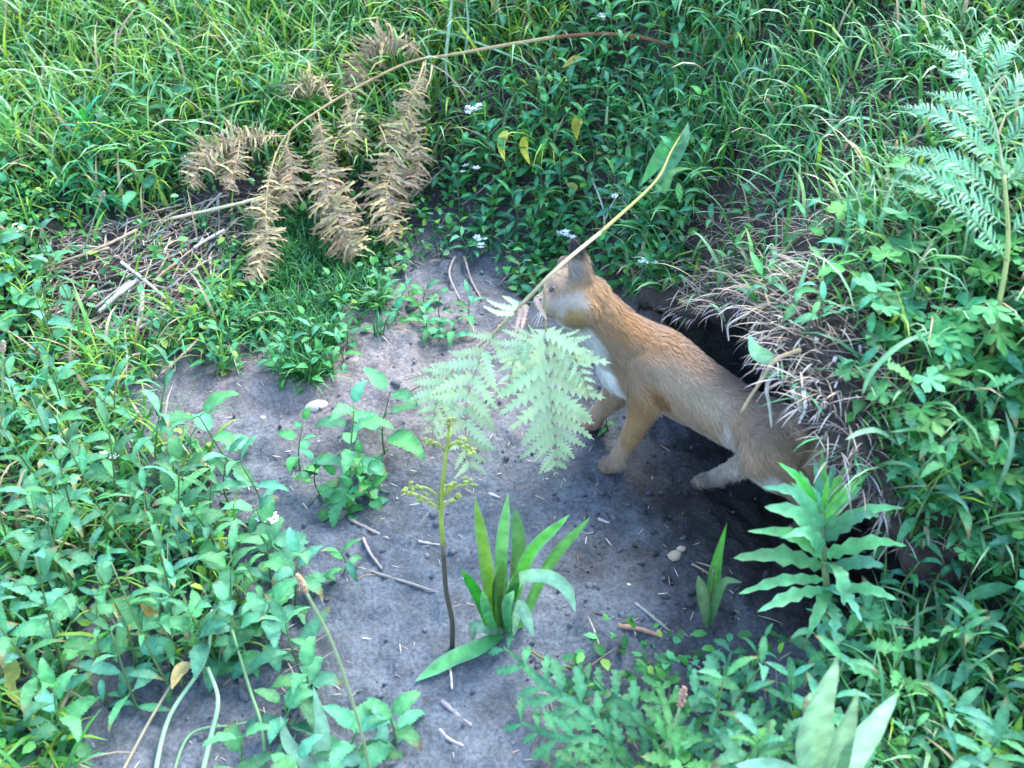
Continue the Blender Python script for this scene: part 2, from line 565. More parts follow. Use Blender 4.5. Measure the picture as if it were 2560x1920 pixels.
# ------------------------------------------------------------------ zones in the view, used to sort ground points
Z_SOIL = [(100, 398), (170, 372), (250, 352), (300, 388), (345, 372), (378, 300), (425, 245), (480, 252), (540, 300), (620, 300), (700, 300), (735, 330),
          (870, 490), (790, 560), (730, 622), (640, 650), (560, 690), (560, 900), (340, 900), (345, 640), (300, 560), (220, 505), (190, 440)]
Z_SOIL2 = [(60, 690), (140, 655), (300, 680), (340, 740), (340, 900), (60, 900)]
Z_MOSS = [(238, 235), (300, 225), (360, 245), (366, 300), (345, 372), (300, 388), (252, 340)]
Z_THATCH = [(440, 70), (545, 60), (560, 150), (450, 180)]
Z_BROW = [(672, 236), (690, 200), (770, 188), (845, 212), (892, 290), (900, 420), (868, 480), (800, 380), (735, 320), (690, 296)]
Z_PATCH = [(855, 70), (935, 80), (930, 150), (845, 160)]
Z_STRAW = [(40, 240), (250, 185), (275, 205), (185, 335), (130, 345), (60, 330)]


def samp(n, x0=-1.35, x1=1.35, y0=.45, y1=2.7):
    x = NR.uniform(x0, x1, n); y = NR.uniform(y0, y1, n)
    z = surf(x, y)
    px, py = proj(x, y, z)
    e = .012
    sl = np.hypot(surf(x + e, y) - surf(x - e, y), surf(x, y + e) - surf(x, y - e)) / (2 * e)
    return x, y, z, px, py, sl


def warp(px, py, a=46, f=.028):
    return px + (vnoise(px * f, py * f, 41) - .5) * a + (vnoise(px * f * 3, py * f * 3, 43) - .5) * a * .6, \
        py + (vnoise(px * f, py * f, 42) - .5) * a + (vnoise(px * f * 3, py * f * 3, 44) - .5) * a * .6


def bare(px, py):
    qx, qy = warp(px, py)
    return pip(qx, qy, Z_SOIL) | pip(qx, qy, Z_SOIL2)


def blades(name, x, y, z, L, W, az, lean, bend, cols, m, K=5, twist=None, **props):
    n = len(x)
    p = np.stack([x, y, z - .004], -1)
    if twist is None:
        twist = NR.uniform(-.6, .6, n)
    a = lean.copy()
    rows = []
    hd = np.stack([np.cos(az), np.sin(az), np.zeros(n)], -1)
    sd0 = np.stack([-np.sin(az), np.cos(az), np.zeros(n)], -1)
    for k in range(K + 1):
        t = k / K
        w = W * .5 * np.minimum(1, (1 - t) * 1.9) ** .8 * (.7 + .3 * min(1, t * 4)) + 1e-5
        d = hd * np.sin(a)[:, None] + np.array([0, 0, 1.]) * np.cos(a)[:, None]
        nn = np.cross(d, sd0)
        tw = twist * t
        sd = sd0 * np.cos(tw)[:, None] + nn * np.sin(tw)[:, None]
        rows.append(p - sd * w[:, None]); rows.append(p + sd * w[:, None])
        p = p + d * (L / K)[:, None]
        a = a + bend / K * (.5 + t)
    V = np.stack(rows, 1)
    base = np.arange(n)[:, None] * (2 * (K + 1))
    q = np.array([[2 * k, 2 * k + 1, 2 * k + 3, 2 * k + 2] for k in range(K)])
    F = (q[None] + base[:, :, None]).reshape(-1, 4)
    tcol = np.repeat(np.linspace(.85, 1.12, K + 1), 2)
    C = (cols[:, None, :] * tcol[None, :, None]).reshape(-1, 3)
    return put(name, mesh(name, V.reshape(-1, 3), F, C, m), kind='stuff', **props)


def pal(n, cols, probs, a=.22):
    cols = np.array(cols); k = NR.choice(len(cols), n, p=np.array(probs) / sum(probs))
    return cols[k] * (1 + NR.uniform(-a, a, (n, 1))) * (1 + NR.uniform(-.08, .08, (n, 3)))


G_MID, G_BLUE, G_YEL, G_DEEP, G_PALE = (.045, .21, .035), (.05, .22, .09), (.15, .29, .035), (.016, .10, .022), (.18, .36, .17)
STRAWC, GREYC = (.34, .27, .17), (.25, .21, .17)
# ---- lush curved grass over the bank and down the right side
x, y, z, px, py, sl = samp(190000)
g = sstep(560, 700, px) * (py < 320) + ((px > 850) & (py >= 320)) * .75 + (px < 560) * (py < 175) * .85 + (px < 240) * (py >= 175) * .35
g = g * (.35 + .9 * vnoise(x * 9, y * 9, 21)) * np.where(pip(*warp(px, py, 50), Z_BROW), .13, 1) * np.where(pip(px, py, Z_THATCH), .25, 1) * np.where(pip(*warp(px, py, 30), Z_STRAW), .08, 1) * np.where(pip(*warp(px, py, 40), Z_PATCH), .35, 1)
g = g * np.where((px > 700) & (px < 880) & (py > 450), .15, 1)
k = (NR.random(len(x)) < g * .8) & ~bare(px, py) & (np.hypot(x, y) < 2.9)
x, y, z, px, py = x[k], y[k], z[k], px[k], py[k]
n = len(x)
L = (.03 + .095 * NR.random(n) ** 1.4) * np.where(px < 560, 1.1, 1.0)
W = NR.uniform(.0024, .0064, n)
azd = NR.uniform(0, 2 * np.pi, n)
colr = pal(n, [G_MID, G_BLUE, G_YEL, G_DEEP, G_PALE, STRAWC], [3.6, 4, 1.4, 1.6, 4, .6])
left = px < 560
colr[left] = pal(int(left.sum()), [G_MID, G_YEL, G_BLUE, STRAWC], [3.2, 3.4, 1.5, .9])
_u = left & (py < 190); L[_u] *= 1.25; colr[_u] = pal(int(_u.sum()), [G_MID, G_YEL, G_PALE, STRAWC], [3, 3.2, 2.4, .6])  # upper-left grass yellower and paler: sunlit warmth painted into the blades
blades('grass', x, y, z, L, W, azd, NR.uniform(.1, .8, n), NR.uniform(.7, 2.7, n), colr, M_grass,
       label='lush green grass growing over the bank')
# ---- short curly dark grass mound under the brown fern
x, y, z, px, py, sl = samp(110000, -.7, 0, 1.2, 2.2)
k = pip(*warp(px, py, 60), Z_MOSS) & (NR.random(len(x)) < 1.3 * vnoise(x * 40, y * 40, 51))
x, y, z = x[k], y[k], z[k]; n = len(x)
hump = .02 * (vnoise(x * 25, y * 25, 3))
blades('short_grass', x, y, z + hump * .3, NR.uniform(.02, .06, n), NR.uniform(.0017, .0034, n), NR.uniform(0, 2 * np.pi, n), NR.uniform(0, 1.0, n),
       NR.uniform(.5, 2.4, n), pal(n, [G_DEEP, G_BLUE, G_MID], [4, 2.4, 2]), M_grass, K=4, label='short dark grass mound below the brown fern')
# ---- dead thatch: grey-brown strands on the brow over the den, on the bank and round the straw
x, y, z, px, py, sl = samp(150000)
g = pip(*warp(px, py), Z_BROW) * (.5 + 1.2 * vnoise(x * 25, y * 25, 61)) + pip(px, py, Z_THATCH) * .75 + pip(*warp(px, py, 40), Z_PATCH) * .8 + pip(px, py, Z_STRAW) * .8 + ((px > 430) & (py < 300)) * .3 + (px > 860) * .14 + .05
k = (NR.random(len(x)) < g * .8) & (~bare(px, py) | (NR.random(len(x)) < .012))
x, y, z, px, py = x[k], y[k], z[k], px[k], py[k]; n = len(x)
br = pip(px, py, Z_BROW)
azd = np.where(br, NR.normal(-2.0, 1.1, n), NR.uniform(0, 2 * np.pi, n))
blades('dry_grass', x, y, z + .004, NR.uniform(.02, .065, n), NR.uniform(.0010, .0026, n), azd, np.where(br, NR.uniform(.7, 1.5, n), NR.uniform(.9, 1.55, n)),
       NR.uniform(.2, 1.3, n), pal(n, [(.31, .26, .18), (.26, .235, .195), (.10, .085, .07), (.38, .345, .28)], [2.4, 4, 3, 1.4], .3), M_dry, K=4,
       label='grey dead grass matted over the brow of the den')
# ---- hanging dead roots and grass along the lip
n = 560
s = np.where(NR.random(n) < .58, NR.uniform(.42, .84, n), NR.uniform(.04, .5, n))
lp = catmull([(a, b, 0) for a, b in LIP], 400)[(s * 399).astype(int)]
x = lp[:, 0] + NR.uniform(-.004, .06, n) ; y = lp[:, 1] + NR.normal(0, .008, n)
z = bank_f(x, y) + fbm(x, y) - .004
blades('lip_dry_grass', x, y, z, NR.uniform(.012, .05, n) * (1.0 + .2 * sstep(.42, .6, s)), NR.uniform(.001, .0026, n), NR.normal(-2.4, .75, n), NR.uniform(.9, 1.9, n), NR.uniform(.7, 2.0, n),
       pal(n, [(.26, .22, .17), (.25, .23, .21), (.08, .07, .065), (.38, .36, .33), G_BLUE], [1.5, 3, 4, 1, 1.0]), M_dry, K=5, label='dead grass hanging over the den mouth')

# ---- small-leaved ground cover
tv = [(0, 0, 0), (.3, .26, .06), (.3, 0, .0), (.3, -.26, .06), (.68, .25, .05), (.7, 0, 0), (.68, -.25, .05), (1, 0, -.1)]
tf = [(0, 2, 1), (0, 3, 2), (1, 2, 5), (1, 5, 4), (2, 3, 6), (2, 6, 5), (4, 5, 7), (5, 6, 7)]
x, y, z, px, py, sl = samp(210000)
c = (px < 700) * (py < 330) * np.where((py < 180) & (px < 420), .5, .8) + (px < 240) * (py >= 230) * .8 + (px > 820) * (py > 240) * .45 + (px > 560) * (py > 640) * .45 + (px >= 700) * (py <= 240) * .12
c = c * (.25 + 1.1 * vnoise(x * 11, y * 11, 31)) * np.where(pip(px, py, Z_MOSS), .0, 1) * np.where(pip(px, py, Z_STRAW), .12, 1) * np.where(pip(px, py, Z_THATCH), .3, 1)
c = c * np.where(pip(px, py, Z_BROW), .1, 1)
k = (NR.random(len(x)) < c * .5) & ~bare(px, py) & (np.hypot(x, y) < 2.9)
x, y, z, px, py = x[k], y[k], z[k], px[k], py[k]; n = len(x)
h = NR.random(n) ** 1.5 * .05
sz = NR.uniform(.008, .021, n)
cc = pal(n, [G_DEEP, G_BLUE, G_MID, G_YEL], [2.6, 3.5, 3, .8], .3)
lt = (px < 330) & (py < 120)
cc[lt] = pal(int(lt.sum()), [G_YEL, G_MID, G_BLUE], [2.6, 4, 2], .3)  # upper-left leaves yellowed likewise, the warm light is in their colour
many('ground_cover_leaves', tv, tf, np.stack([x, y, z + h], -1), mat_arr(NR.uniform(0, 6.28, n), NR.normal(.15, .4, n), NR.normal(0, .35, n), sz), cc, M_cover,
     label='small green leaves covering the ground')

# ---- soil clods, crumbs and litter on the bare earth
cv = unit(np.array([(0, 0, 1), (.9, 0, .3), (.28, .85, .35), (-.72, .53, .3), (-.72, -.53, .35), (.28, -.85, .3), (.5, .5, -.6), (-.6, .2, -.6), (.1, -.7, -.6)]))
cf = [(0, 1, 2), (0, 2, 3), (0, 3, 4), (0, 4, 5), (0, 5, 1), (1, 6, 2), (2, 6, 7), (2, 7, 3), (3, 7, 4), (4, 7, 8), (4, 8, 5), (5, 8, 1), (1, 8, 6)]
x, y, z, px, py, sl = samp(26000, -.9, .6, .5, 1.9)
near = sstep(.5, .12, np.hypot(x - .33, y - 1.0))
k = bare(px, py) & (NR.random(len(x)) < (.25 + .6 * near) * 1.7 * vnoise(x * 14, y * 14, 71))
x, y = x[k], y[k]; n = len(x)
inslab = pip(x, y, SLABPOLY)
z = np.where(inslab, floor_f(x, y) + fbm(x, y), surf(x, y))
sz = .0008 + NR.random(n) ** 14 * .0058
mt = mat_arr(NR.uniform(0, 6.28, n), NR.uniform(-.5, .5, n), NR.uniform(-.5, .5, n), sz) * NR.uniform(.4, 1.35, (n, 1, 3))
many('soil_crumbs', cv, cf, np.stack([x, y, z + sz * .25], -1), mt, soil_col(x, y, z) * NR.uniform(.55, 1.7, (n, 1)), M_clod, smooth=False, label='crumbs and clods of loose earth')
x, y, z, px, py, sl = samp(30000, -.9, .6, .5, 1.9)
near = sstep(.6, .1, np.hypot(x - .33, y - .98))
k = bare(px, py) & (NR.random(len(x)) < .4 * np.maximum(0, vnoise(x * 8, y * 8, 74) + .35 * near - .62))
x, y = x[k], y[k]; n = len(x)
z = np.where(pip(x, y, SLABPOLY), floor_f(x, y) + fbm(x, y), surf(x, y))
sz = .0022 + NR.random(n) ** 3 * .006
cl = cv * (1 + NR.uniform(-.5, .45, (len(cv), 1))) * (1, 1, .6)
mt = mat_arr(NR.uniform(0, 6.28, n), NR.uniform(-.8, .8, n), NR.uniform(-.8, .8, n), sz) * NR.uniform(.5, 1.4, (n, 1, 3))
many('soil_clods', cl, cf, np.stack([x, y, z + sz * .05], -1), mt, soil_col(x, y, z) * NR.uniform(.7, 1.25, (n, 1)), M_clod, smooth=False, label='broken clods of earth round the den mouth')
x, y, z, px, py, sl = samp(60000, -.9, .6, .5, 1.9)
k = bare(px, py) & (NR.random(len(x)) < .13 * np.maximum(0, vnoise(x * 11, y * 11, 72) - .35) + .006)
x, y, z = x[k], y[k], z[k]; n = len(x)
blades('dry_grass_litter', x, y, z + .006, NR.uniform(.004, .018, n), NR.uniform(.0006, .0017, n), NR.uniform(0, 6.28, n), np.full(n, 1.5), NR.uniform(-.2, .2, n),
       pal(n, [STRAWC, (.45, .4, .34), (.12, .09, .07)], [2, 2, 2]), M_dry, K=2, label='scraps of dry grass littered on the bare earth')

# ------------------------------------------------------------------ leaf library
def variants(k, f):
    return [f(i) for i in range(k)]


L_NETTLE = variants(6, lambda i: local_leaf('nettle_leaf', .075, .037, 'ovate', jit((.055, .195, .09)), M_leaf, teeth=11, depth=.16, curl=R.uniform(.4, 1.3), fold=.28, wave=.03, petiole=.012))
L_LANCE = variants(6, lambda i: local_leaf('lance_leaf', .05, .014, 'lance', jit((.05, .20, .085)), M_leaf, curl=R.uniform(.3, 1.2), fold=.3, wave=.03, n=8, petiole=.004))
L_OVAL = variants(5, lambda i: local_leaf('oval_leaf', .034, .018, 'ovate', jit((.04, .19, .065)), M_leaf, curl=R.uniform(.2, .9), fold=.25, wave=.03, n=8, petiole=.008))
L_TOOTH = variants(6, lambda i: local_leaf('toothed_leaf', .085, .032, 'obl', jit((.055, .205, .075)), M_leaf, teeth=6, depth=.4, curl=R.uniform(.3, 1.1), fold=.2, wave=.03))
L_PALM = variants(5, lambda i: palmate('palmate_leaf', .026, jit((.05, .215, .065)), M_leaf))
L_SPIKY = variants(4, lambda i: local_leaf('narrow_leaf', .08, .010, 'lance', jit((.018, .18, .07)), M_leaf, curl=R.uniform(.3, 1.1), fold=.35, n=8))
L_LONG = variants(6, lambda i: local_leaf('long_leaf', .085, .023, 'lance', jit((.06, .205, .10)), M_leaf, teeth=8, depth=.14, curl=R.uniform(.3, 1.4), fold=.32, wave=.03, petiole=.006))
L_MIX = L_NETTLE[:3] + L_LONG + L_TOOTH[:2]
petals = MB()
for k in range(5):
    a = k * 2 * math.pi / 5
    m3 = np.array(orient((0, 0, 0), a, .25, 0, 1))[:3, :3]
    V, F, C = ribbon([(.0008, 0, 0), (.0028, 0, .0006), (.005, 0, .0006)], .0036, 'ovate', N=(0, 0, 1), n=4, c=(.8, .8, .8), fold=.1)
    petals.add(V @ m3.T, F, C)
FLOWER = petals.mesh('flower', M_white)


def grow(root, h, nodes, leaves, pair=2, scale=(1.0, .55), el=(-.1, .9), lean=None, stem_c=(.07, .13, .04), stem_r=.002, start=.15, flowers=0, rolls=.35):
    """Stem with leaves at its nodes, as children of a plant's Empty."""
    lean = lean or (R.uniform(-.3, .3), R.uniform(-.3, .3))
    p = [(0, 0, -.008), (lean[0] * h * .25 + R.uniform(-.01, .01), lean[1] * h * .25, h * .4), (lean[0] * h * .8, lean[1] * h * .8, h * .97)]
    V, F = tube(p, stem_r, stem_r * .45, 5, n=9)
    put('stem', mesh('stem', V, F, jit(stem_c), M_stem), root)
    pc = catmull(p, 41)
    az = R.uniform(0, 6.28)
    for i in range(nodes):
        t = start + (1 - start) * (i + .5 * (pair == 1)) / max(1, nodes - 1 + .5 * (pair == 1)) if nodes > 1 else 1
        t = min(t, 1)
        q = Vector(pc[int(t * 40)])
        for j in range(pair):
            a = az + j * 2 * math.pi / pair + R.uniform(-.3, .3)
            s = (scale[0] * (1 - t) + scale[1] * t) * R.uniform(.8, 1.2) * (1 if t > .3 else .8)
            e = el[0] * (1 - t) + el[1] * t + R.uniform(-.2, .2)
            put('leaf', R.choice(leaves), root, orient(q, a, e, R.uniform(-rolls, rolls), s))
        az += math.pi / 2 if pair == 2 else 2.4
    tip = Vector(pc[-1])
    for k in range(flowers):
        o = tip + Vector((R.uniform(-.014, .014), R.uniform(-.014, .014), R.uniform(.0, .014)))
        put('flower', FLOWER, root, orient(o, R.uniform(0, 6), R.uniform(-.3, .3), R.uniform(-.3, .3), R.uniform(1.2, 1.8)))


def scatter(poly, n, mind, tries=4000, avoid=None):
    out = []
    xs = [a for a, b in poly]; ys = [b for a, b in poly]
    for _ in range(tries):
        if len(out) >= n:
            break
        a, b = R.uniform(min(xs), max(xs)), R.uniform(min(ys), max(ys))
        if not pip(a, b, poly):
            continue
        if avoid and any(pip(a, b, q) for q in avoid):
            continue
        if all((a - c) ** 2 + (b - d) ** 2 > mind * mind for c, d in out):
            out.append((a, b))
    return out


ORD = ['closest', 'second closest', 'third closest', 'fourth closest', 'fifth closest', 'sixth closest', 'seventh closest', 'eighth closest', 'ninth closest', 'tenth closest',
       'eleventh closest', 'twelfth closest', 'thirteenth closest', 'fourteenth closest', 'fifteenth closest', 'sixteenth closest', 'seventeenth closest', 'eighteenth closest', 'nineteenth closest', 'twentieth closest', 'twenty-first closest', 'twenty-second closest', 'twenty-third closest', 'twenty-fourth closest']
STRAW_MARKS = [((147, 284), 'straight straw on top'), ((138, 312), 'thick upright straw'), ((118, 296), 'broad grey straw'), ((125, 356), 'thin hanging straw'), ((182, 354), 'brown straw on the slope'),
               ((76, 258), 'long brown straw'), ((108, 243), 'tan straw above'), ((220, 208), 'long pale straw'), ((209, 238), 'short pale straw'), ((165, 222), 'thin dark twig'), ((160, 276), 'brown shoulder straw'),
               ((147, 324), 'pale slanting straw')]
MARKS = [((0, 766), 'bottom left corner'), ((60, 700), 'bare patch at bottom left'), ((235, 725), 'pale low runner'), ((210, 480), 'tan stick'), ((172, 680), 'hooked brown stem'), ((316, 406), 'pale flat stone'), ((158, 616), 'orange-yellow leaf'), ((124, 614), 'withered leaf'), ((112, 455), 'white flower'), ((266, 525), 'flower by the earth'),
         ((306, 592), 'long brown-headed stalk'), ((210, 655), 'thick bent stem'), ((10, 680), 'yellowish edge leaf'), ((3, 355), 'cut brown head'), ((20, 235), 'white flowers at left edge'),
         ((140, 300), 'upright straw'), ((60, 260), 'long brown straw'), ((500, 145), 'left yellow leaf'), ((528, 150), 'right yellow leaf'), ((577, 128), 'lone yellow leaf'),
         ((570, 186), 'yellow-green leaf'), ((572, 62), 'leaf under brown stalk'), ((498, 6), 'topmost yellow leaf'), ((475, 110), 'white flowers by brown fern'), ((470, 172), 'flowers below yellow leaves'),
         ((478, 245), 'low white flowers'), ((570, 240), 'flowers above the fox'), ((648, 266), 'flowers behind the neck'), ((618, 198), 'forked twig flower'), ((605, 215), 'forked dead twig'), ((600, 22), 'flowers at stalk end'),
         ((672, 46), 'dark stalk end'), ((690, 118), 'root of pale frond'), ((101, 195), 'brown head'), ((90, 150), 'spiky weed'), ((41, 75), 'tan dead stalk'), ((170, 25), 'dark upright stem'),
         ((245, 50), 'leaning pale blade'), ((266, 25), 'yellow upright stem'), ((230, 110), 'yellow-based blade'), ((300, 30), 'yellow grass tip'), ((100, 75), 'long arching blade'), ((200, 150), 'brown fern tip'),
         ((822, 540), 'jagged plant'), ((835, 700), 'large pale leaf'), ((880, 710), 'second pale leaf'), ((920, 660), 'tall straight blade'), ((1018, 735), 'bright corner blade'), ((680, 700), 'reddish brown head'),
         ((730, 680), 'right lobed leaf'), ((950, 450), 'tall arching blade'), ((990, 366), 'foot of green bracken'), ((900, 345), 'long curved blade'), ((880, 366), 'pale upright stalk'), ((1010, 470), 'upright edge blade'),
         ((940, 160), 'green bracken leaflets'), ((885, 440), 'bright bent blade'), ((900, 540), 'right jagged leaves'), ((355, 760), 'upright pale leaves'), ((450, 735), 'lowest grey stick'), ((352, 460), 'weed on bare earth')]


def name_by_marks(items, head):
    """Label each of several look-alikes by the landmark it stands nearest to and its rank there."""
    near = {}
    marks = STRAW_MARKS if 'straw' in head else MARKS
    for o, a, b in items:
        l = o.location
        px, py = proj(l.x, l.y, l.z)
        m = min(marks, key=lambda q: (q[0][0] - px) ** 2 + (q[0][1] - py) ** 2)
        near.setdefault(m[1], []).append((math.hypot(m[0][0] - px, m[0][1] - py), o))
    for k, v in near.items():
        for i, (_, o) in enumerate(sorted(v, key=lambda q: q[0])):
            o['label'] = f'{head}, {ORD[min(i, 23)]} to the {k}'


# ---- dense weeds of the left foreground
for a, b in scatter([(-110, 400), (60, 385), (150, 440), (235, 520), (225, 640), (150, 690), (-110, 790)], 74, 22):
    base = H(a, b + 40)
    t = thing('leafy_weed', 'leafy green weed in the dense patch along the left edge', 'weed', base, 'leafy weeds crowded along the left edge')
    grow(t, R.uniform(.10, .22), R.randint(5, 7), R.choice([L_NETTLE, L_MIX, L_LONG, L_LONG, L_LANCE, L_LANCE]), 2, (.78, .42), (-.4, .9), stem_r=.002, rolls=.6)
for a, b in scatter([(-60, 235), (60, 250), (95, 330), (60, 400), (-60, 410)], 16, 26):
    t = thing('leafy_weed', 'smaller leafy weed at the left edge below the straw heap', 'weed', H(a, b + 12), 'small weeds left of the straw heap')
    grow(t, R.uniform(.07, .13), R.randint(3, 5), L_NETTLE, 2, (.75, .4), (-.3, .6))
for a, b in scatter([(205, 470), (262, 500), (300, 580), (300, 650), (225, 650), (215, 560)], 13, 26):
    t = thing('leafy_weed', 'leafy weed', 'weed', H(a, b + 20), 'weeds leaning over the bare earth at left')
    grow(t, R.uniform(.06, .12), R.randint(4, 5), R.choice([L_NETTLE, L_LONG, L_LANCE]), 2, (.8, .5), (-.3, .7), stem_r=.0018)
for a, b in scatter([(195, 330), (345, 300), (350, 385), (300, 395), (250, 365), (190, 385)], 26, 15):
    t = thing('small_weed', 'small weed', 'weed', H(a, b), 'small weeds round the short grass mound')
    grow(t, R.uniform(.02, .06), R.randint(3, 5), R.choice([L_OVAL, L_OVAL, L_LANCE]), 2, (.75, .5), (-.2, .7), stem_r=.0012)
for a, b in scatter([(455, 232), (560, 235), (560, 290), (520, 300), (480, 268), (440, 262)], 16, 13) + scatter([(385, 300), (480, 310), (470, 350), (400, 345)], 9, 17):
    t = thing('small_weed', 'small weed', 'weed', H(a, b), 'weeds along the upper edge of the bare earth')
    grow(t, R.uniform(.02, .055), R.randint(3, 4), R.choice([L_LANCE, L_LANCE, L_OVAL]), 2, (.9, .6), (-.4, .6), stem_r=.0012)
# ---- weeds on the shaded bank behind the fox
for a, b in scatter([(440, 130), (560, 70), (690, 100), (690, 230), (650, 290), (470, 235), (430, 190)], 84, 15):
    t = thing('bank_weed', 'dark green narrow-leaved weed on the bank behind the fox', 'weed', H(a, b + 6), 'narrow-leaved weeds on the bank behind the fox')
    grow(t, R.uniform(.05, .12), R.randint(4, 7), L_LANCE if R.random() < .6 else L_OVAL, 2, (1.0, .6), (-.2, .8), stem_r=.0013)
for a, b in scatter([(360, -20), (760, -30), (760, 60), (640, 90), (560, 40), (420, 50)], 44, 21):
    t = thing('bank_weed', 'green pointed-leaf weed among grass along the top edge', 'weed', H(a, b), 'pointed-leaf weeds along the top edge')
    grow(t, R.uniform(.06, .13), R.randint(4, 6), L_LANCE, 2, (1.25, .7), (-.1, .8), stem_r=.0015)
for a, b in scatter([(-40, 0), (330, -20), (330, 90), (240, 190), (140, 215), (-40, 235)], 54, 24):
    t = thing('small_weed', 'small oval-leaved weed among yellow-green grass at upper left', 'weed', H(a, b), 'small weeds at upper left')
    grow(t, R.uniform(.03, .08), R.randint(3, 5), L_OVAL if R.random() < .7 else L_NETTLE, 2, (1.0, .6) if R.random() < .7 else (.6, .4), (-.1, .7), stem_r=.0012)
# ---- weeds of the lower right
for a, b in scatter([(880, 400), (1090, 350), (1090, 830), (720, 830), (640, 790), (760, 650), (850, 600)], 70, 25):
    t = thing('ragged_weed', 'green weed with jagged leaves in the lower right thicket', 'weed', H(a, b + 15), 'jagged-leaved weeds in the lower right thicket')
    grow(t, R.uniform(.06, .14), R.randint(4, 6), R.choice([L_TOOTH, L_LONG, L_LONG, L_LANCE]), 2, (.7, .45), (-.2, .7), stem_r=.002)
for a, b in scatter([(690, 250), (760, 215), (850, 230), (880, 320), (870, 420), (800, 350), (745, 300), (700, 285)], 22, 20):
    t = thing('brow_weed', 'small weed', 'weed', H(a, b), 'weeds on the brow over the den')
    grow(t, R.uniform(.02, .05), R.randint(2, 4), R.choice([L_LANCE, L_LANCE, L_OVAL]), 2, (.85, .6), (-.4, .6), stem_r=.0012)
for a, b in scatter([(850, 215), (1060, 180), (1060, 620), (930, 560), (880, 400), (850, 300)], 44, 24):
    t = thing('cranesbill', 'low plant with round cut leaves on the grassy right bank', 'plant', H(a, b), 'round-leaved plants on the right bank')
    for k in range(R.randint(4, 7)):
        az, e, l = R.uniform(0, 6.28), R.uniform(.5, 1.3), R.uniform(.03, .075)
        q = Vector((math.cos(az) * math.cos(e) * l, math.sin(az) * math.cos(e) * l, math.sin(e) * l))
        V, F = tube([(0, 0, -.005), q * .55 + Vector((0, 0, .006)), q], .0011, .0008, 4, n=5)
        put('stalk', mesh('stalk', V, F, jit((.10, .14, .05)), M_stem), t)
        put('leaf', R.choice(L_PALM), t, orient(q, az, R.uniform(-.5, .35), R.uniform(-.3, .3), R.uniform(.6, 1.25)))
# ---- white-flowered weeds
FL = [((475, 112), 4, 'on the bank right of the hanging brown fern'), ((470, 172), 2, 'below the pair of yellow leaves'), ((478, 245), 3, 'low on the bank just left of the fox'),
      ((566, 238), 4, 'directly above the head of the fox'), ((648, 266), 2, 'on the bank behind the neck of the fox'), ((618, 198), 1, 'beside the forked dead twig'),
      ((600, 22), 2, 'near the dark end of the bent brown stalk'), ((20, 235), 3, 'at the left edge above the straw'), ((112, 458), 2, 'rising above the left weed patch'),
      ((266, 527), 2, 'leaning over the bare earth beside left weeds')]
for (a, b), k, where in FL:
    t = thing('flowering_weed', 'small weed with tiny white flowers ' + where, 'flower', H(a, b + 16), 'white-flowered weeds')
    tip = H(a, b, .045) - t.location
    grow(t, max(.035, tip.z), 4, L_LANCE, 2, (.7, .5), (-.2, .7), lean=(tip.x / max(.035, tip.z), tip.y / max(.035, tip.z)), stem_r=.0011, flowers=k * 2)

# ------------------------------------------------------------------ plants with a place of their own
def leaf_path(root, pts, W, kind, m=None, N=None, name='leaf', label=None, **kw):
    o = root.location
    V, F, C = ribbon([Vector(p) - o for p in pts], W, kind, N=N, **kw)
    return put(name, mesh(name, V, F, C, m or M_leaf), root, label=label)


def stem_path(root, pts, r0, r1, c, name='stem', m=None, sides=6, n=None):
    o = root.location
    V, F = tube([Vector(p) - o for p in pts], r0, r1, sides, n)
    return put(name, mesh(name, V, F, jit(c, .05), m or M_stem), root)


# ---- narrow-leaved plantain on the bare earth
b0 = H(506, 632)
t = thing('plantain', 'clump of long strap-shaped green leaves growing from bare earth', 'plant', b0)
GA, GB, GP = (.032, .18, .012), (.045, .20, .05), (.155, .30, .20)
for (pts, dy, w, c, e) in [
        ([(495, 628), (487, 566), (475, 497)], -.03, .016, GA, GP), ([(503, 628), (501, 555), (508, 493)], .03, .015, GB, GP), ([(508, 628), (519, 556), (515, 505)], .05, .017, GB, GP),
        ([(505, 630), (527, 558), (570, 514)], .02, .015, GA, GP), ([(517, 614), (548, 565), (590, 517)], .03, .014, GB, GB), ([(492, 624), (478, 597), (461, 569)], -.03, .013, GA, GA),
        ([(508, 626), (514, 584), (542, 575), (565, 587), (576, 613)], -.05, .016, GP, GP), ([(511, 626), (520, 605), (534, 637)], -.04, .016, GP, GP),
        ([(500, 630), (497, 590), (503, 560)], -.02, .015, (.03, .09, .02), GA), ([(503, 634), (510, 600), (518, 570)], -.03, .014, (.03, .09, .02), GA),
        ([(497, 632), (486, 610), (482, 590)], -.04, .011, GB, GP), ([(510, 634), (507, 606), (514, 590)], -.05, .012, GB, GP)]:
    q = [P(a, bb, y=b0.y + dy * i / (len(pts) - 1)) for i, (a, bb) in enumerate(pts)]
    q[0] = b0 + Vector(((pts[0][0] - 506) * .0012, .004 * R.uniform(-1, 1), -.004))
    leaf_path(t, q, w, 'strap', N=(R.uniform(-.4, .4), -.8, .5), c=jit(c), edge=e, fold=.3, n=16, wave=.03)
leaf_path(t, [b0, H(478, 648, .02), H(450, 660, .016), H(414, 682, .006)], .02, 'strap', c=GB, edge=GP, fold=.2, n=16, wave=.03, N=(0, -.3, .95))
leaf_path(t, [b0, H(488, 629, .03), H(474, 626, .025), H(473, 641, .012)], .013, 'strap', c=GP, fold=.2, n=12)

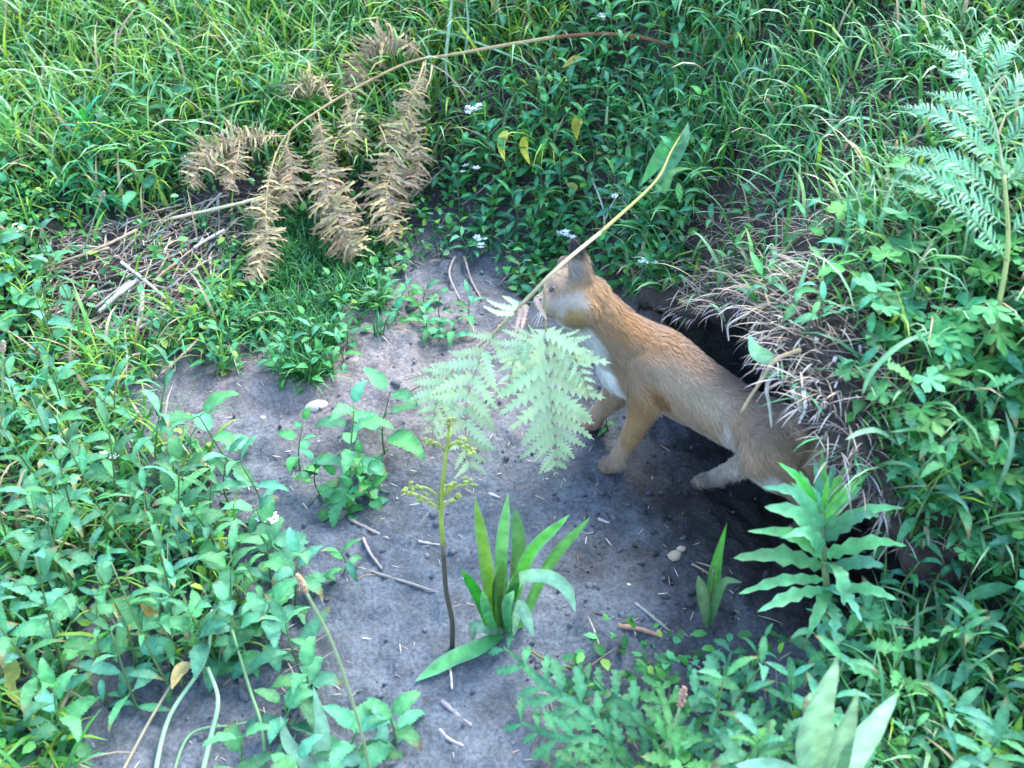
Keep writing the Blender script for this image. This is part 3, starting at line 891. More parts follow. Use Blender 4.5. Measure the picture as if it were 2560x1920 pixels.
# ---- young fern shoot with curled tips
b0 = H(452, 648)
t = thing('fern_shoot', 'thin upright fern shoot with small curled yellow-green tips', 'fern', b0)
ys = b0.y
sp = [P(452, 648, y=ys), P(452, 620, y=ys - .005), P(446, 590, y=ys), P(443, 545, y=ys + .01), P(441, 512, y=ys + .02), P(444, 470, y=ys + .03), P(450, 428, y=ys + .045)]
sp[0] = b0 - Vector((0, 0, .006))
stem_path(t, sp[:4], .0034, .003, (.05, .045, .03))
stem_path(t, sp[3:], .003, .0022, (.17, .22, .035), name='upper_stem')
YG = (.24, .31, .07)


def crozier(root, a, bnd, c=YG, r=.0014, knob=.0036):
    o = root.location
    b = MB()
    V, F = tube([Vector(a) - o, (Vector(a) * .5 + Vector(bnd) * .5 + Vector((0, 0, .006))) - o, Vector(bnd) - o], r, r * .8, 5)
    b.add(V, F, jit(c))
    e = np.array(Vector(bnd) - o)
    for k in range(5):                                              # curled fists along and at the tip
        q = e + np.array([R.uniform(-.006, .006), R.uniform(-.004, .004), R.uniform(-.003, .007)])
        th0 = R.uniform(0, 6)
        pts = [q + knob * (1 - s * .13) * np.array([math.cos(th0 + s), R.uniform(-.1, .1), math.sin(th0 + s)]) * .7 for s in np.linspace(0, 5, 7)]
        V, F = tube(pts, .0014, .0009, 5, n=12)
        b.add(V, F, jit(c, .2))
    put('curled_tip', b.mesh('curled_tip', M_fern), root)


for (a, bb), (c, d) in [((442, 500), (416, 486)), ((442, 498), (470, 484)), ((441, 512), (408, 492)), ((441, 508), (424, 500)), ((442, 500), (452, 488)), ((441, 512), (454, 500)),
                        ((446, 453), (430, 443)), ((446, 452), (462, 444)), ((449, 432), (451, 424)), ((447, 445), (470, 452))]:
    crozier(t, P(a, bb, y=ys + .02 + (512 - bb) * .0003), P(c, d, y=ys + .01 + (512 - d) * .0003))

# ---- large jagged weed beside the den mouth
b0 = H(832, 648)
t = thing('jagged_plant', 'tall plant with whorls of jagged pale leaves before the den mouth', 'plant', b0)
ym = b0.y
tipm = P(821, 500, y=ym + .03)
sp = [b0 - Vector((0, 0, .006)), P(828, 600, y=ym - .005), P(823, 550, y=ym + .01), tipm]
stem_path(t, sp, .0045, .003, (.09, .13, .05))
stc = catmull(sp, 50)


def stem_at(py):
    k = np.argmin([abs(proj(*q)[1] - py) for q in stc])
    return Vector(stc[k])


for (tp, s0, dy, w, arch) in [((822, 447), 512, .05, .024, 0), ((778, 462), 518, .02, .022, .01), ((799, 470), 515, .03, .018, .0), ((853, 458), 514, .05, .022, 0), ((871, 472), 518, .04, .022, .01),
                              ((762, 487), 530, -.01, .028, .025), ((764, 507), 545, -.03, .028, .02), ((747, 531), 555, -.04, .026, .015), ((733, 558), 568, -.05, .034, .012), ((738, 594), 580, -.05, .026, .012),
                              ((757, 612), 590, -.06, .026, .01), ((905, 508), 530, .01, .025, .015), ((880, 516), 540, -.01, .026, .02), ((907, 546), 556, .0, .026, .015), ((884, 566), 570, -.03, .028, .01),
                              ((844, 606), 560, -.06, .026, .02), ((862, 622), 585, -.06, .028, .01), ((897, 600), 590, -.03, .026, .01), ((806, 640), 590, -.06, .026, .01), ((834, 640), 600, -.06, .026, .01),
                              ((805, 480), 510, .06, .016, 0), ((838, 478), 510, .06, .016, 0), ((828, 476), 508, .0, .014, 0), ((814, 458), 512, .04, .018, 0), ((836, 456), 512, .05, .018, 0), ((790, 482), 522, .02, .02, .008), ((862, 486), 524, .03, .02, .008), ((812, 486), 508, -.01, .014, 0), ((780, 538), 548, -.05, .026, .02)]:
    a = stem_at(s0); e = P(tp[0], tp[1], y=a.y + dy)
    mid = a * .45 + e * .55 + Vector((0, -.3, 1)) * (arch + .004)
    bright = s0 < 520 and R.random() < .6
    leaf_path(t, [a, a * .8 + mid * .2, mid, e], w * R.uniform(.55, .8), R.choice(['lance', 'lance', 'obl']), teeth=R.choice([4, 5, 6]), depth=R.uniform(.22, .42), c=jit((.03, .25, .02) if bright else (.06, .22, .10)),
              edge=(.17, .35, .21), N=(R.uniform(-.3, .3), -.6, .75), fold=.3, wave=.012)

def lobed(root, path, w, c):
    """One deeply cut leaf: a narrow blade along the rib with toothed side lobes, a single mesh."""
    o = root.location
    pc = catmull([Vector(p) - o for p in path], 40)
    T = unit(np.gradient(pc, axis=0))
    b = MB()
    N0 = np.array([R.uniform(-.2, .2), -.5, .85])
    V, F, C = ribbon(pc[::4], w * .34, 'strap', N=N0, n=18, teeth=7, depth=.3, c=c, rib=1.5, fold=.2)
    b.add(V, F, C)
    nl = 7
    for i in range(nl):
        f = .18 + .74 * i / (nl - 1)
        k = int(f * 39)
        S = unit(np.cross(T[k], N0)); nn = np.cross(S, T[k])
        for sg in (-1, 1):
            l = w * (.95 - .6 * abs(f - .5)) * R.uniform(.75, 1.2)
            a = R.uniform(.75, 1.1)
            d = T[k] * math.cos(a) + S * sg * math.sin(a)
            e0 = pc[k] + T[k] * R.uniform(-.003, .003)
            pts = [e0, e0 + d * l * .5 + nn * l * .12, e0 + d * l + nn * l * R.uniform(-.2, .2) + T[k] * l * .15]
            V, F, C = ribbon(pts, l * .42, 'obl', N=N0, n=10, teeth=3, depth=.4, c=jit(c, .12), fold=.2, wave=.04)
            b.add(V, F, C)
    put('leaf', b.mesh('leaf', M_leaf), root)


# ---- lobed thistle-like leaves at the bottom edge
b0 = H(640, 775)
t = thing('lobed_plant', 'sprawling plant with deeply lobed leaves at the bottom centre', 'plant', b0)
for pts, w in [([(640, 770), (590, 715), (545, 685), (492, 634)], .045), ([(645, 770), (640, 720), (600, 690), (572, 672)], .04), ([(650, 770), (690, 705), (720, 680), (735, 640)], .04),
               ([(640, 772), (600, 740), (560, 738), (505, 715)], .04), ([(650, 772), (670, 735), (660, 690), (648, 662)], .036), ([(655, 772), (720, 735), (760, 720), (790, 700)], .04),
               ([(660, 775), (735, 760), (780, 750), (815, 740)], .036), ([(640, 775), (610, 765), (580, 770), (540, 765)], .036)]:
    q = [H(a, bb, .01 + .05 * math.sin(math.pi * i / 3)) for i, (a, bb) in enumerate(pts)]
    lobed(t, q, w * .9, jit((.055, .19, .07), .2))
# ---- big pale leaves, lower right corner
b0 = H(825, 800, .05)
t = thing('pale_leaf_plant', 'plant with large smooth pale green leaves at the bottom edge', 'plant', b0)
for pts, w, yo in [([(812, 790), (812, 730), (838, 655)], .042, .0), ([(845, 790), (862, 735), (898, 692)], .036, .0), ([(830, 790), (838, 745), (858, 690)], .03, -.02), ([(800, 800), (770, 770), (735, 765)], .03, 0)]:
    q = [P(a, bb, y=b0.y + yo * i / 2 - .01) for i, (a, bb) in enumerate(pts)]; q[0] = b0
    leaf_path(t, q, w, 'ovate', c=(.19, .36, .22), edge=(.22, .38, .25), N=(.2, -.85, .5), fold=.3, n=14, wave=.02)
# ---- single blade standing on bare earth
b0 = H(708, 632)
t = thing('upright_seedling', 'single upright pointed green leaf left of the jagged plant', 'plant', b0)
leaf_path(t, [b0, P(712, 590, y=b0.y + .01), P(716, 560, y=b0.y + .02), P(727, 522, y=b0.y + .03)], .017, 'lance', c=(.06, .18, .03), N=(.2, -.9, .4), fold=.4)
leaf_path(t, [b0, P(702, 590, y=b0.y - .01), P(698, 575, y=b0.y - .01)], .013, 'lance', c=(.08, .18, .08), N=(-.2, -.9, .4))
leaf_path(t, [b0, P(722, 585, y=b0.y), P(742, 582, y=b0.y - .01)], .011, 'lance', c=(.06, .16, .07), N=(-.2, -.5, .8))
stem_path(t, [b0 - Vector((0, 0, .005)), P(711, 590, y=b0.y + .006), P(714, 568, y=b0.y + .012)], .0022, .0016, (.08, .13, .05))

# ---- spiky narrow-leaved plant upper left
b0 = H(98, 222)
t = thing('spiky_weed', 'upright weed bristling with long narrow leaves at upper left', 'weed', b0)
up = H(86, 120, .12) - b0
sp = [b0 - Vector((0, 0, .005)), b0 + up * .5, b0 + up]
stem_path(t, sp, .003, .0016, (.07, .13, .05))
sc_ = catmull(sp, 60)
for k in range(46):
    f = .18 + .82 * k / 45
    q = Vector(sc_[int(f * 59)]) - b0
    put('leaf', R.choice(L_SPIKY), t, orient(q, k * 2.4 + R.uniform(-.3, .3), -.1 + f * 1.1 + R.uniform(-.2, .2), 0, (1.2 - f * .45) * R.uniform(.8, 1.15)))
# ---- dark weed clump on the spoil
t = thing('nettle_clump', 'dark leafy weed alone on the bare earth left of the pale fern', 'weed', H(352, 498))


grow(t, .155, 6, L_NETTLE, 2, (.8, .55), (-.5, .4), lean=(.12, .1), stem_r=.0024)
for (a, bb), h in (((322, 496), .07), ((378, 490), .08), ((352, 512), .05), ((334, 508), .05), ((300, 470), .09), ((368, 508), .05)):
    t2 = thing('small_weed', 'small dark weed at the foot of the weed on bare earth', 'weed', H(a, bb), 'small weeds round the dark weed on bare earth')
    grow(t2, h, 4, L_OVAL, 2, (1.1, .6), (-.2, .6), stem_r=.0014)
for (a, bb), h, s, lab in (((236, 470), .12, .75, 'leafy weed leaning over the edge of the bare earth'), ((340, 575), .05, .6, 'small weed on bare earth left of the strap-leaved clump'),
                      ((402, 318), .05, .6, 'little rosette weed on the slope below the brown fern'), ((428, 335), .045, .6, 'second little weed on the bare slope above the pale fern'),
                      ((610, 432), .03, .35, 'tiny dark seedling between the forelegs of the fox'), ((385, 455), .12, .7, 'grey-green drooping weed beside the pale fern tip')):
    t2 = thing('small_weed', lab, 'weed', H(a, bb))
    grow(t2, h, 4, L_NETTLE if s > .65 else L_LANCE, 2, (s * 1.3, s), (-.4, .5), stem_r=.0016)

# ------------------------------------------------------------------ bracken
def fern_leaflets(k, L, W, c, m, teeth=9, depth=.38):
    return [local_leaf('leaflet', L, W, 'fern', jit(c, .08), m, teeth=teeth, depth=depth, curl=R.uniform(.1, .7), fold=.12, wave=.02, rib=1.12) for _ in range(k)]


def pinna(root, path, n, lmax, lib, lib_len, N, c_axis, taper=.5, ang=1.05, name='pinna', r=.0014, first=.08, peak=.35, label=None, curl=0.0, joined=False, m=None, loose=0.0):
    """Side branch of a frond: rachis plus pairs of leaflets (sub-parts), or joined when too small to tell apart."""
    o = root.location
    pc = catmull([Vector(p) - o for p in path], 60)
    V, F = tube([Vector(q) for q in pc[::6]] + [Vector(pc[-1])], r, r * .4, 5, n=20)
    b = MB(); b.add(V, F, jit(c_axis))
    T = unit(np.gradient(pc, axis=0))
    mats = []
    for i in range(n):
        f = first + (1 - first) * i / (n - 1)
        k = int(f * 59)
        env = (f / peak) ** .5 if f < peak else max(0.0, 1 - (f - peak) / (1 - peak)) ** taper
        env = max(env, .10)
        for sgn in (-1, 1):
            if loose and R.random() < .24:
                continue
            tv_ = T[k]; jn_ = .2 + loose * .5
            nn = unit(np.array(N) + np.array([R.uniform(-jn_, jn_) for _ in range(3)]))
            S = unit(np.cross(tv_, nn)) * sgn
            a = ang * (1 - (.45 if not loose else .12) * f) + R.uniform(-.09, .09) * (1 + 5 * loose)
            d = unit(tv_ * math.cos(a) + S * math.sin(a) + nn * R.uniform(-.12, .12) - np.array([0, 0, curl * R.uniform(.2, 1)]))
            nz = unit(nn - d * np.dot(nn, d)); sd = np.cross(nz, d)
            s = lmax * env / lib_len * (R.uniform(.9, 1.1) if not loose else R.uniform(.5, 1.25))
            M = Matrix((Vector(d), Vector(sd), Vector(nz))).transposed().to_4x4()
            mats.append(Matrix.Translation(Vector(pc[k])) @ M @ Matrix.Scale(s, 4))
    if joined:
        for M in mats:
            me = R.choice(lib)
            b.add(np.array([M @ vv for vv in me[0]]), me[1], me[2] * R.uniform(.75, 1.25))
        return put(name, b.mesh(name, m), root, label=label)
    p = put(name, b.mesh(name, M_fern), root, label=label)
    for M in mats:
        put('leaflet', R.choice(lib), p, M)
    return p


# ---- pale bracken frond bent down in front of the fox
b0 = H(693, 116)
t = thing('bracken_frond', 'bent bracken frond with straw-coloured stalk and pale green leaflets before the fox', 'fern', b0)
STK = (.32, .27, .16)
stk = [b0, P(672, 150, y=1.50), P(655, 182, y=1.40), P(600, 233, y=1.17), P(560, 266, y=1.07), P(520, 306, y=1.06), P(485, 341, y=1.10), P(440, 373, y=1.19), H(402, 396, .012)]
stem_path(t, stk[:4], .0014, .0027, (.24, .28, .09), 'lower_stalk', M_dry, n=24)
stem_path(t, stk[3:], .0027, .0016, STK, 'stalk', M_dry, n=40)
LFL = fern_leaflets(6, .05, .0175, (.26, .365, .205), M_fern, teeth=8, depth=.58)
nrm = (.05, -.85, .5)
pinna(t, [P(544, 283, y=1.068), P(546, 330, y=1.055), P(551, 385, y=1.05), P(555, 430, y=1.05), P(556, 472, y=1.06)], 12, .082, LFL, .05, nrm, STK, peak=.36, taper=.42, first=.27)
pinna(t, [P(500, 325, y=1.085), P(480, 360, y=1.075), P(467, 400, y=1.075), P(466, 440, y=1.08), P(472, 476, y=1.09)], 11, .066, LFL, .05, (-.1, -.8, .55), STK, peak=.4, taper=.38, first=.1)
pinna(t, [P(470, 352, y=1.13), P(447, 378, y=1.12), P(436, 405, y=1.12), P(432, 440, y=1.13)], 10, .052, LFL, .05, (-.2, -.8, .55), STK, peak=.4, taper=.5)
pinna(t, [P(550, 330, y=1.060), P(568, 346, y=1.05), P(582, 374, y=1.045), P(591, 402, y=1.05)], 11, .034, LFL, .05, (.2, -.85, .5), STK, peak=.3, taper=.6)
pinna(t, [P(540, 335, y=1.06), P(524, 342, y=1.05), P(513, 364, y=1.05), P(506, 398, y=1.055)], 10, .042, LFL, .05, (-.1, -.85, .5), STK, peak=.4, taper=.6)
pinna(t, [P(455, 364, y=1.16), P(430, 372, y=1.16), P(405, 380, y=1.18)], 7, .014, LFL, .05, (0, -.7, .7), STK, peak=.4)
for pts in ([(516, 309), (500, 306), (487, 300)], [(514, 313), (498, 313), (483, 306)], [(518, 306), (510, 300), (502, 296)]):
    leaf_path(t, [P(a, bb, y=1.055) for a, bb in pts], .010, 'fern', M_fern, c=(.27, .35, .23), teeth=6, depth=.3, name='leaflet')
for pts in ([(522, 308), (518, 322), (514, 338)], [(526, 304), (524, 318), (521, 332)], [(535, 297), (541, 310), (547, 320)]):
    leaf_path(t, [P(a, bb, y=1.05) for a, bb in pts], .009, 'fern', M_dry, c=(.36, .26, .2), teeth=6, depth=.3, name='withered_leaflet')
leaf_path(t, [H(693, 116), H(672, 140, .06), H(655, 165, .07), H(640, 186, .06)], .026, 'lance', c=(.07, .26, .06), edge=(.14, .33, .13), name='blade_leaf')
leaf_path(t, [H(655, 183, .09), H(668, 168, .10), H(684, 140, .10), H(688, 122, .09)], .02, 'lance', c=(.09, .28, .09), edge=(.16, .35, .16), name='blade_leaf')
leaf_path(t, [H(655, 183, .09), H(664, 190, .10), H(672, 172, .11), H(694, 168, .06)], .013, 'lance', c=(.09, .28, .09), name='blade_leaf')

# ---- green bracken frond at the right edge
b0 = H(990, 366)
t = thing('bracken_frond', 'upright green bracken frond with feathery leaflets by the right edge', 'fern', b0)
yb = b0.y
stk = [b0 - Vector((0, 0, .005)), P(998, 310, y=yb + .00), P(1008, 245, y=yb + .03), P(1004, 175, y=yb + .08), P(993, 120, y=yb + .14), P(972, 70, y=yb + .2), P(945, 33, y=yb + .25)]
stem_path(t, stk[:4], .0034, .0022, (.20, .24, .075), 'stalk', n=30)
stem_path(t, stk[3:], .0022, .001, (.18, .27, .13), 'rachis', n=24)
LFG = fern_leaflets(6, .05, .0125, (.15, .34, .20), M_fern, teeth=5, depth=.3)
gN = (-.1, -.55, .82)
for (a, bb, ya), (c, d, yc), mid, nn, lm in [((1006, 205, .06), (884, 146, .10), (950, 160), 16, .020), ((1006, 215, .06), (892, 215, .02), (960, 190), 0, 0), ((1003, 170, .08), (898, 106, .14), (945, 118), 15, .022),
                                         ((999, 145, .11), (925, 92, .18), (965, 104), 12, .022), ((990, 112, .15), (940, 70, .21), (966, 80), 10, .02), ((980, 88, .18), (930, 44, .24), (955, 58), 9, .018),
                                         ((1005, 185, .08), (1085, 130, .12), (1045, 145), 15, .024), ((1000, 150, .11), (1080, 95, .17), (1040, 110), 13, .024), ((993, 120, .14), (1050, 68, .2), (1022, 82), 11, .022),
                                         ((984, 94, .18), (1022, 40, .23), (1003, 56), 9, .02), ((970, 66, .2), (992, 28, .25), (982, 44), 7, .014), ((1008, 228, .04), (885, 163, .04), (950, 184), 15, .02),
                                         ((1008, 262, .02), (880, 176, .0), (960, 208), 15, .018), ((1008, 235, .04), (1085, 200, .05), (1050, 205), 12, .024), ((960, 50, .22), (938, 26, .25), (949, 36), 6, .01)]:
    if nn:
        pinna(t, [P(a, bb, y=yb + ya), P(mid[0], mid[1], y=yb + (ya + yc) / 2 - .02), P(c, d, y=yb + yc)], int(nn * 1.7), lm * .95, LFG, .05, (gN[0] + R.uniform(-.35, .35), gN[1], gN[2] + R.uniform(-.3, .3)), (.24, .34, .18), r=.001, peak=.3, taper=.6, first=.1)

# ---- dead brown bracken frond hanging over the bank
b0 = H(674, 47)
t = thing('dead_bracken_frond', 'long bent brown stalk of dead bracken with shrivelled brown leaflets hanging', 'fern', b0)
BR = (.265, .2, .115)
spx = [(674, 47, .0), (640, 37, .03), (600, 34, .05), (555, 37, .06), (500, 46, .07), (450, 55, .08), (410, 62, .08), (360, 86, .08), (315, 113, .08), (287, 135, .08), (272, 165, .07), (266, 200, .06)]
sp = [H(a, bb, l + .03) for a, bb, l in spx]
stem_path(t, sp[:4], .0032, .0034, (.16, .075, .04), 'stalk', M_dry, n=24)
stem_path(t, sp[3:], .0034, .0014, (.30, .22, .12), 'upper_stalk', M_dry, n=50)


def dead_lib(k):
    out = []
    for _ in range(k):
        pts = [(0, 0, 0)]
        a = R.uniform(-.4, .6); xx = zz = 0
        for j in range(4):
            xx += .25 * math.cos(a); zz += .25 * math.sin(a); a -= R.uniform(.2, .9); pts.append((xx, R.uniform(-.05, .05), zz))
        V, F, C = ribbon(pts, .14, 'fern', N=(0, 0, 1), n=8, teeth=4, depth=.6, fold=R.uniform(.1, .8), c=jit(BR, .35), rib=1.25)
        out.append(([Vector(q) for q in V], F, C))
    return out


DL = dead_lib(10)
for pts, n, lm, lab in [([(425, 56, .08), (398, 40, .09), (370, 48, .08), (356, 72, .07), (352, 96, .05)], 73, 0.066, None),
                        ([(426, 60, .09), (414, 92, .08), (402, 128, .07), (392, 168, .06), (386, 200, .06), (394, 242, .05)], 126, 0.066, None),
                        ([(332, 104, .08), (322, 82, .08), (302, 80, .07), (286, 98, .06)], 50, 0.042, None),
                        ([(318, 112, .09), (324, 150, .08), (328, 190, .07), (342, 228, .06), (356, 256, .05)], 118, 0.062, None),
                        ([(286, 136, .08), (245, 138, .08), (210, 150, .07), (190, 186, .05)], 89, 0.051, None),
                        ([(276, 152, .09), (267, 190, .08), (266, 228, .07), (262, 258, .06), (250, 282, .05)], 104, 0.046, None),
                        ([(286, 142, .09), (292, 172, .08), (284, 204, .07)], 50, 0.053, None), ([(240, 140, .08), (236, 165, .07), (228, 190, .06)], 44, 0.039, None),
                        ([(345, 95, .08), (352, 125, .07), (346, 150, .06)], 44, 0.051, None), ([(408, 110, .08), (420, 150, .07), (412, 190, .06)], 50, 0.042, None)]:
    pinna(t, [H(a, bb, l + .03) for a, bb, l in pts], n, lm, DL, 1.0, (.0, -.75, .6), (.34, .24, .12), joined=True, m=M_dry, peak=.6, taper=.22, curl=.35, ang=1.45, r=.0013, loose=.8)
    if n > 20:
        pinna(t, [H(a + R.uniform(-7, 7), bb + R.uniform(-4, 4), l + .012) for a, bb, l in pts], int(n * .8), lm * .9, DL, 1.0, (.5, -.7, .5), (.34, .24, .12), joined=True, m=M_dry, peak=.6, taper=.22, curl=.7, ang=1.45, r=.001, loose=1.0)
for a, bb, c, d in [(424, 62, 408, 100), (290, 132, 275, 168), (432, 66, 424, 92)]:
    stem_path(t, [H(a, bb, .115), H((a + c) / 2 + 2, (bb + d) / 2, .115), H(c, d, .105)], .0018, .001, (.4, .3, .16), 'side_stalk', M_dry)

# ------------------------------------------------------------------ dry stalks, straws, twigs
def stick(name, label, cat, pts, r0, r1, c, group=None, lift=(0, 0), m=None, fork=None):
    w = [H(q[0], q[1], q[2] if len(q) > 2 else lift[0]) for q in pts]
    for kk in range(1, len(w) - 1):
        w[kk] = w[kk] + Vector((R.gauss(0, r0 * .5), R.gauss(0, r0 * .5), R.gauss(0, r0 * .3)))
    root = w[0].copy()
    c = np.array(c) * (.78 if name != 'straw' else .9)
    b = MB()
    V, F = tube([p - root for p in w], r0, r1, 6, n=max(5, 5 * len(w)))
    V = V + NR.normal(0, r0 * .12, V.shape)
    b.add(V, F, jit(c, .12))
    for fk in fork or []:
        V, F = tube([H(q[0], q[1], q[2] if len(q) > 2 else lift[0]) - root for q in fk], r0 * .8, r1 * .7, 5, n=8)
        b.add(V, F, jit(c, .12))
    o = put(name, b.mesh(name, m or M_dry), None, Matrix.Translation(root), label=label, category=cat, group=group)
    return o


SG = 'dry straw stalks heaped at left'
C_ST, C_GY, C_DK = (.36, .30, .21), (.36, .33, .30), (.13, .09, .07)
for p, lab, c, r in [
        ([(121, 262, .03), (147, 282, .032), (173, 305, .02)], 'pale straight straw lying across the top of the heap', (.45, .42, .36), .0024),
        ([(174, 310, .02), (147, 324, .02), (121, 338, .012)], 'pale straw slanting left at the foot of the heap', (.45, .41, .32), .0025),
        ([(142, 284, .025), (138, 312, .02), (134, 341, .01)], 'thick pale straw standing upright in the heap', (.40, .36, .31), .0042),
        ([(138, 279, .02), (118, 296, .02), (99, 313, .01)], 'broad grey straw slanting down the heap', (.38, .35, .33), .0042),
        ([(131, 281, .016), (113, 295, .016), (95, 308, .01)], 'grey straw beside the broad slanting one', (.33, .3, .28), .003),
        ([(124, 326, .012), (125, 356, .01), (125, 389, .005)], 'thin straw hanging down over the bare earth', C_GY, .0018),
        ([(204, 333, .02), (182, 354, .016), (160, 375, .006)], 'brown straw on the slope right of the heap', (.28, .21, .15), .0024),
        ([(109, 248, .02), (76, 258, .018), (42, 269, .01)], 'long brown straw reaching left from the heap', (.30, .23, .15), .0022),
        ([(137, 230, .03), (108, 243, .025), (79, 256, .012)], 'tan straw above the heap at its left end', (.34, .26, .17), .0026),
        ([(269, 196, .03), (220, 208, .03), (168, 219, .012)], 'long pale straw under the hanging brown fern', (.42, .34, .23), .0030),
        ([(224, 230, .02), (209, 238, .02), (194, 248, .01)], 'short pale straw between heap and brown fern', (.46, .42, .36), .0024),
        ([(140, 202, .02), (165, 222, .02), (190, 244, .01)], 'thin dark twig crossing down to the straw heap', (.15, .11, .09), .0014),
        ([(176, 263, .02), (160, 276, .02), (148, 288, .01)], 'brown straw at the right shoulder of the heap', (.30, .22, .15), .0024),
        ([(45, 50, .05), (41, 80, .05), (36, 104, .02)], 'single tan dead stalk at far upper left', (.40, .32, .2), .0022)]:
    p = [(q[0], q[1], q[2] + .014) for q in p]; r *= 1.1; c = tuple(min(.6, v * 1.25) for v in c)
    stick('straw', lab, 'straw', p, r, r * .8, c, SG if 'far upper' not in lab else None)
for a, bb in scatter(Z_STRAW, 110, 5):
    an = R.gauss(2.45, .5); l = R.uniform(18, 60)
    e = (a + l * math.cos(an), bb - l * math.sin(an) * -1)
    stick('straw', 'short dry straw buried among others in the heap at left', 'straw', [(a, bb, R.uniform(.004, .018)), ((a + e[0]) / 2, (bb + e[1]) / 2 - 1, R.uniform(.006, .02)), (e[0], e[1], .006)],
          R.uniform(.0010, .0026), .001, jit(R.choice([C_ST, C_GY, (.25, .19, .14), (.44, .4, .34)]), .2), 'short straws in the heap at left')
for p, lab, c, r in [
        ([(349, 519, .003), (378, 533, .004), (407, 547, .003)], 'pale stick on bare earth left of the fern shoot', (.40, .36, .32), .0026),
        ([(418, 541, .003), (428, 543, .004), (440, 545, .003)], 'short pale stick touching the fern shoot stem', (.40, .37, .33), .0022),
        ([(363, 538, .003), (372, 553, .005), (382, 569, .004)], 'short grey stick resting against the long one', (.34, .31, .29), .0026),
        ([(355, 567, .003), (415, 586, .004), (474, 606, .004)], 'longest grey stick lying across the bare earth', (.36, .32, .29), .0022),
        ([(354, 581, .002), (364, 577, .003), (375, 575, .003)], 'small tan stick below the long grey one', (.34, .25, .19), .0018),
        ([(441, 701, .003), (457, 713, .004), (472, 726, .003)], 'grey stick on bare earth near the bottom edge', (.36, .33, .31), .003),
        ([(450, 667, .003), (451, 678, .003), (452, 689, .003)], 'short pale straw pointing down below the fern shoot', (.48, .44, .36), .0018),
        ([(439, 729, .003), (450, 737, .004), (463, 746, .003)], 'lowest grey stick at the bottom edge', (.36, .33, .31), .0026),
        ([(582, 612, .002), (596, 614, .003), (610, 617, .002)], 'dark thin stick right of the strap-leaved clump', (.10, .08, .07), .0018),
        ([(635, 603, .004), (656, 620, .006), (677, 638, .003)], 'grey stick slanting before the jagged weeds', (.34, .32, .3), .0022),
        ([(618, 626, .003), (640, 631, .005), (660, 636, .004)], 'broad reddish brown dead leaf stalk on the earth', (.36, .22, .16), .0036),
        ([(692, 564, .004), (704, 571, .005), (716, 579, .003)], 'thin tan twig beside the seed husk', (.36, .27, .18), .0016),
        ([(489, 494, .002), (494, 496, .003), (500, 498, .002)], 'tiny pale stick above the strap-leaved clump', (.46, .42, .38), .0024),
        ([(190, 469, .008), (210, 480, .008), (231, 491, .005)], 'tan stick at the edge of the left weed patch', (.36, .28, .22), .0032),
        ([(598, 519, .002), (603, 521, .003), (609, 523, .002)], 'tiny pale chip right of the strap leaves', (.42, .38, .35), .0022),
        ([(529, 650, .003), (550, 660, .005), (572, 668, .004)], 'greenish root curving right of the strap-leaved clump', (.18, .2, .07), .0016),
        ([(398, 263, .012), (392, 278, .01), (385, 294, .004)], 'dead stalk on the slope below the brown fern', (.30, .24, .18), .0026),
        ([(404, 256, .014), (406, 270, .012), (407, 288, .005)], 'upright grey stalk beside the dead stalk', (.3, .27, .24), .002),
        ([(455, 256, .02), (450, 274, .018), (460, 300, .006)], 'curved grey root on the slope left of the fox', (.4, .35, .3), .0022),
        ([(464, 257, .02), (472, 282, .016), (482, 300, .005)], 'grey root curving right on the slope left of the fox', (.36, .3, .26), .0022),
        ([(605, 236, .03), (603, 208, .035), (592, 178, .03)], 'forked grey dead twig on the bank above the fox', (.42, .40, .34), .0022),
        ([(448, 165, .02), (415, 195, .02), (372, 232, .01)], 'long grey stalk behind the hanging brown fern', (.34, .3, .27), .0024),
        ([(530, 150, .01), (495, 178, .012), (462, 205, .006)], 'grey stalk slanting through weeds on the bank', (.3, .27, .24), .002),
        ([(620, 196, .02), (634, 215, .02), (650, 234, .006)], 'grey stick on the bank behind the fox neck', (.4, .36, .33), .0028),
        ([(160, 0, .10), (170, 30, .09), (176, 46, .05)], 'dark thin upright stem near the top left', (.035, .03, .025), .003)]:
    fork = [[(604, 222, .034), (612, 205, .04), (620, 190, .03)]] if lab.startswith('forked') else None
    stick('root' if 'root' in lab else 'twig', lab, 'root' if 'root' in lab else 'twig', p, r, r * .7, c, 'dead twigs and sticks on the ground', fork=fork)
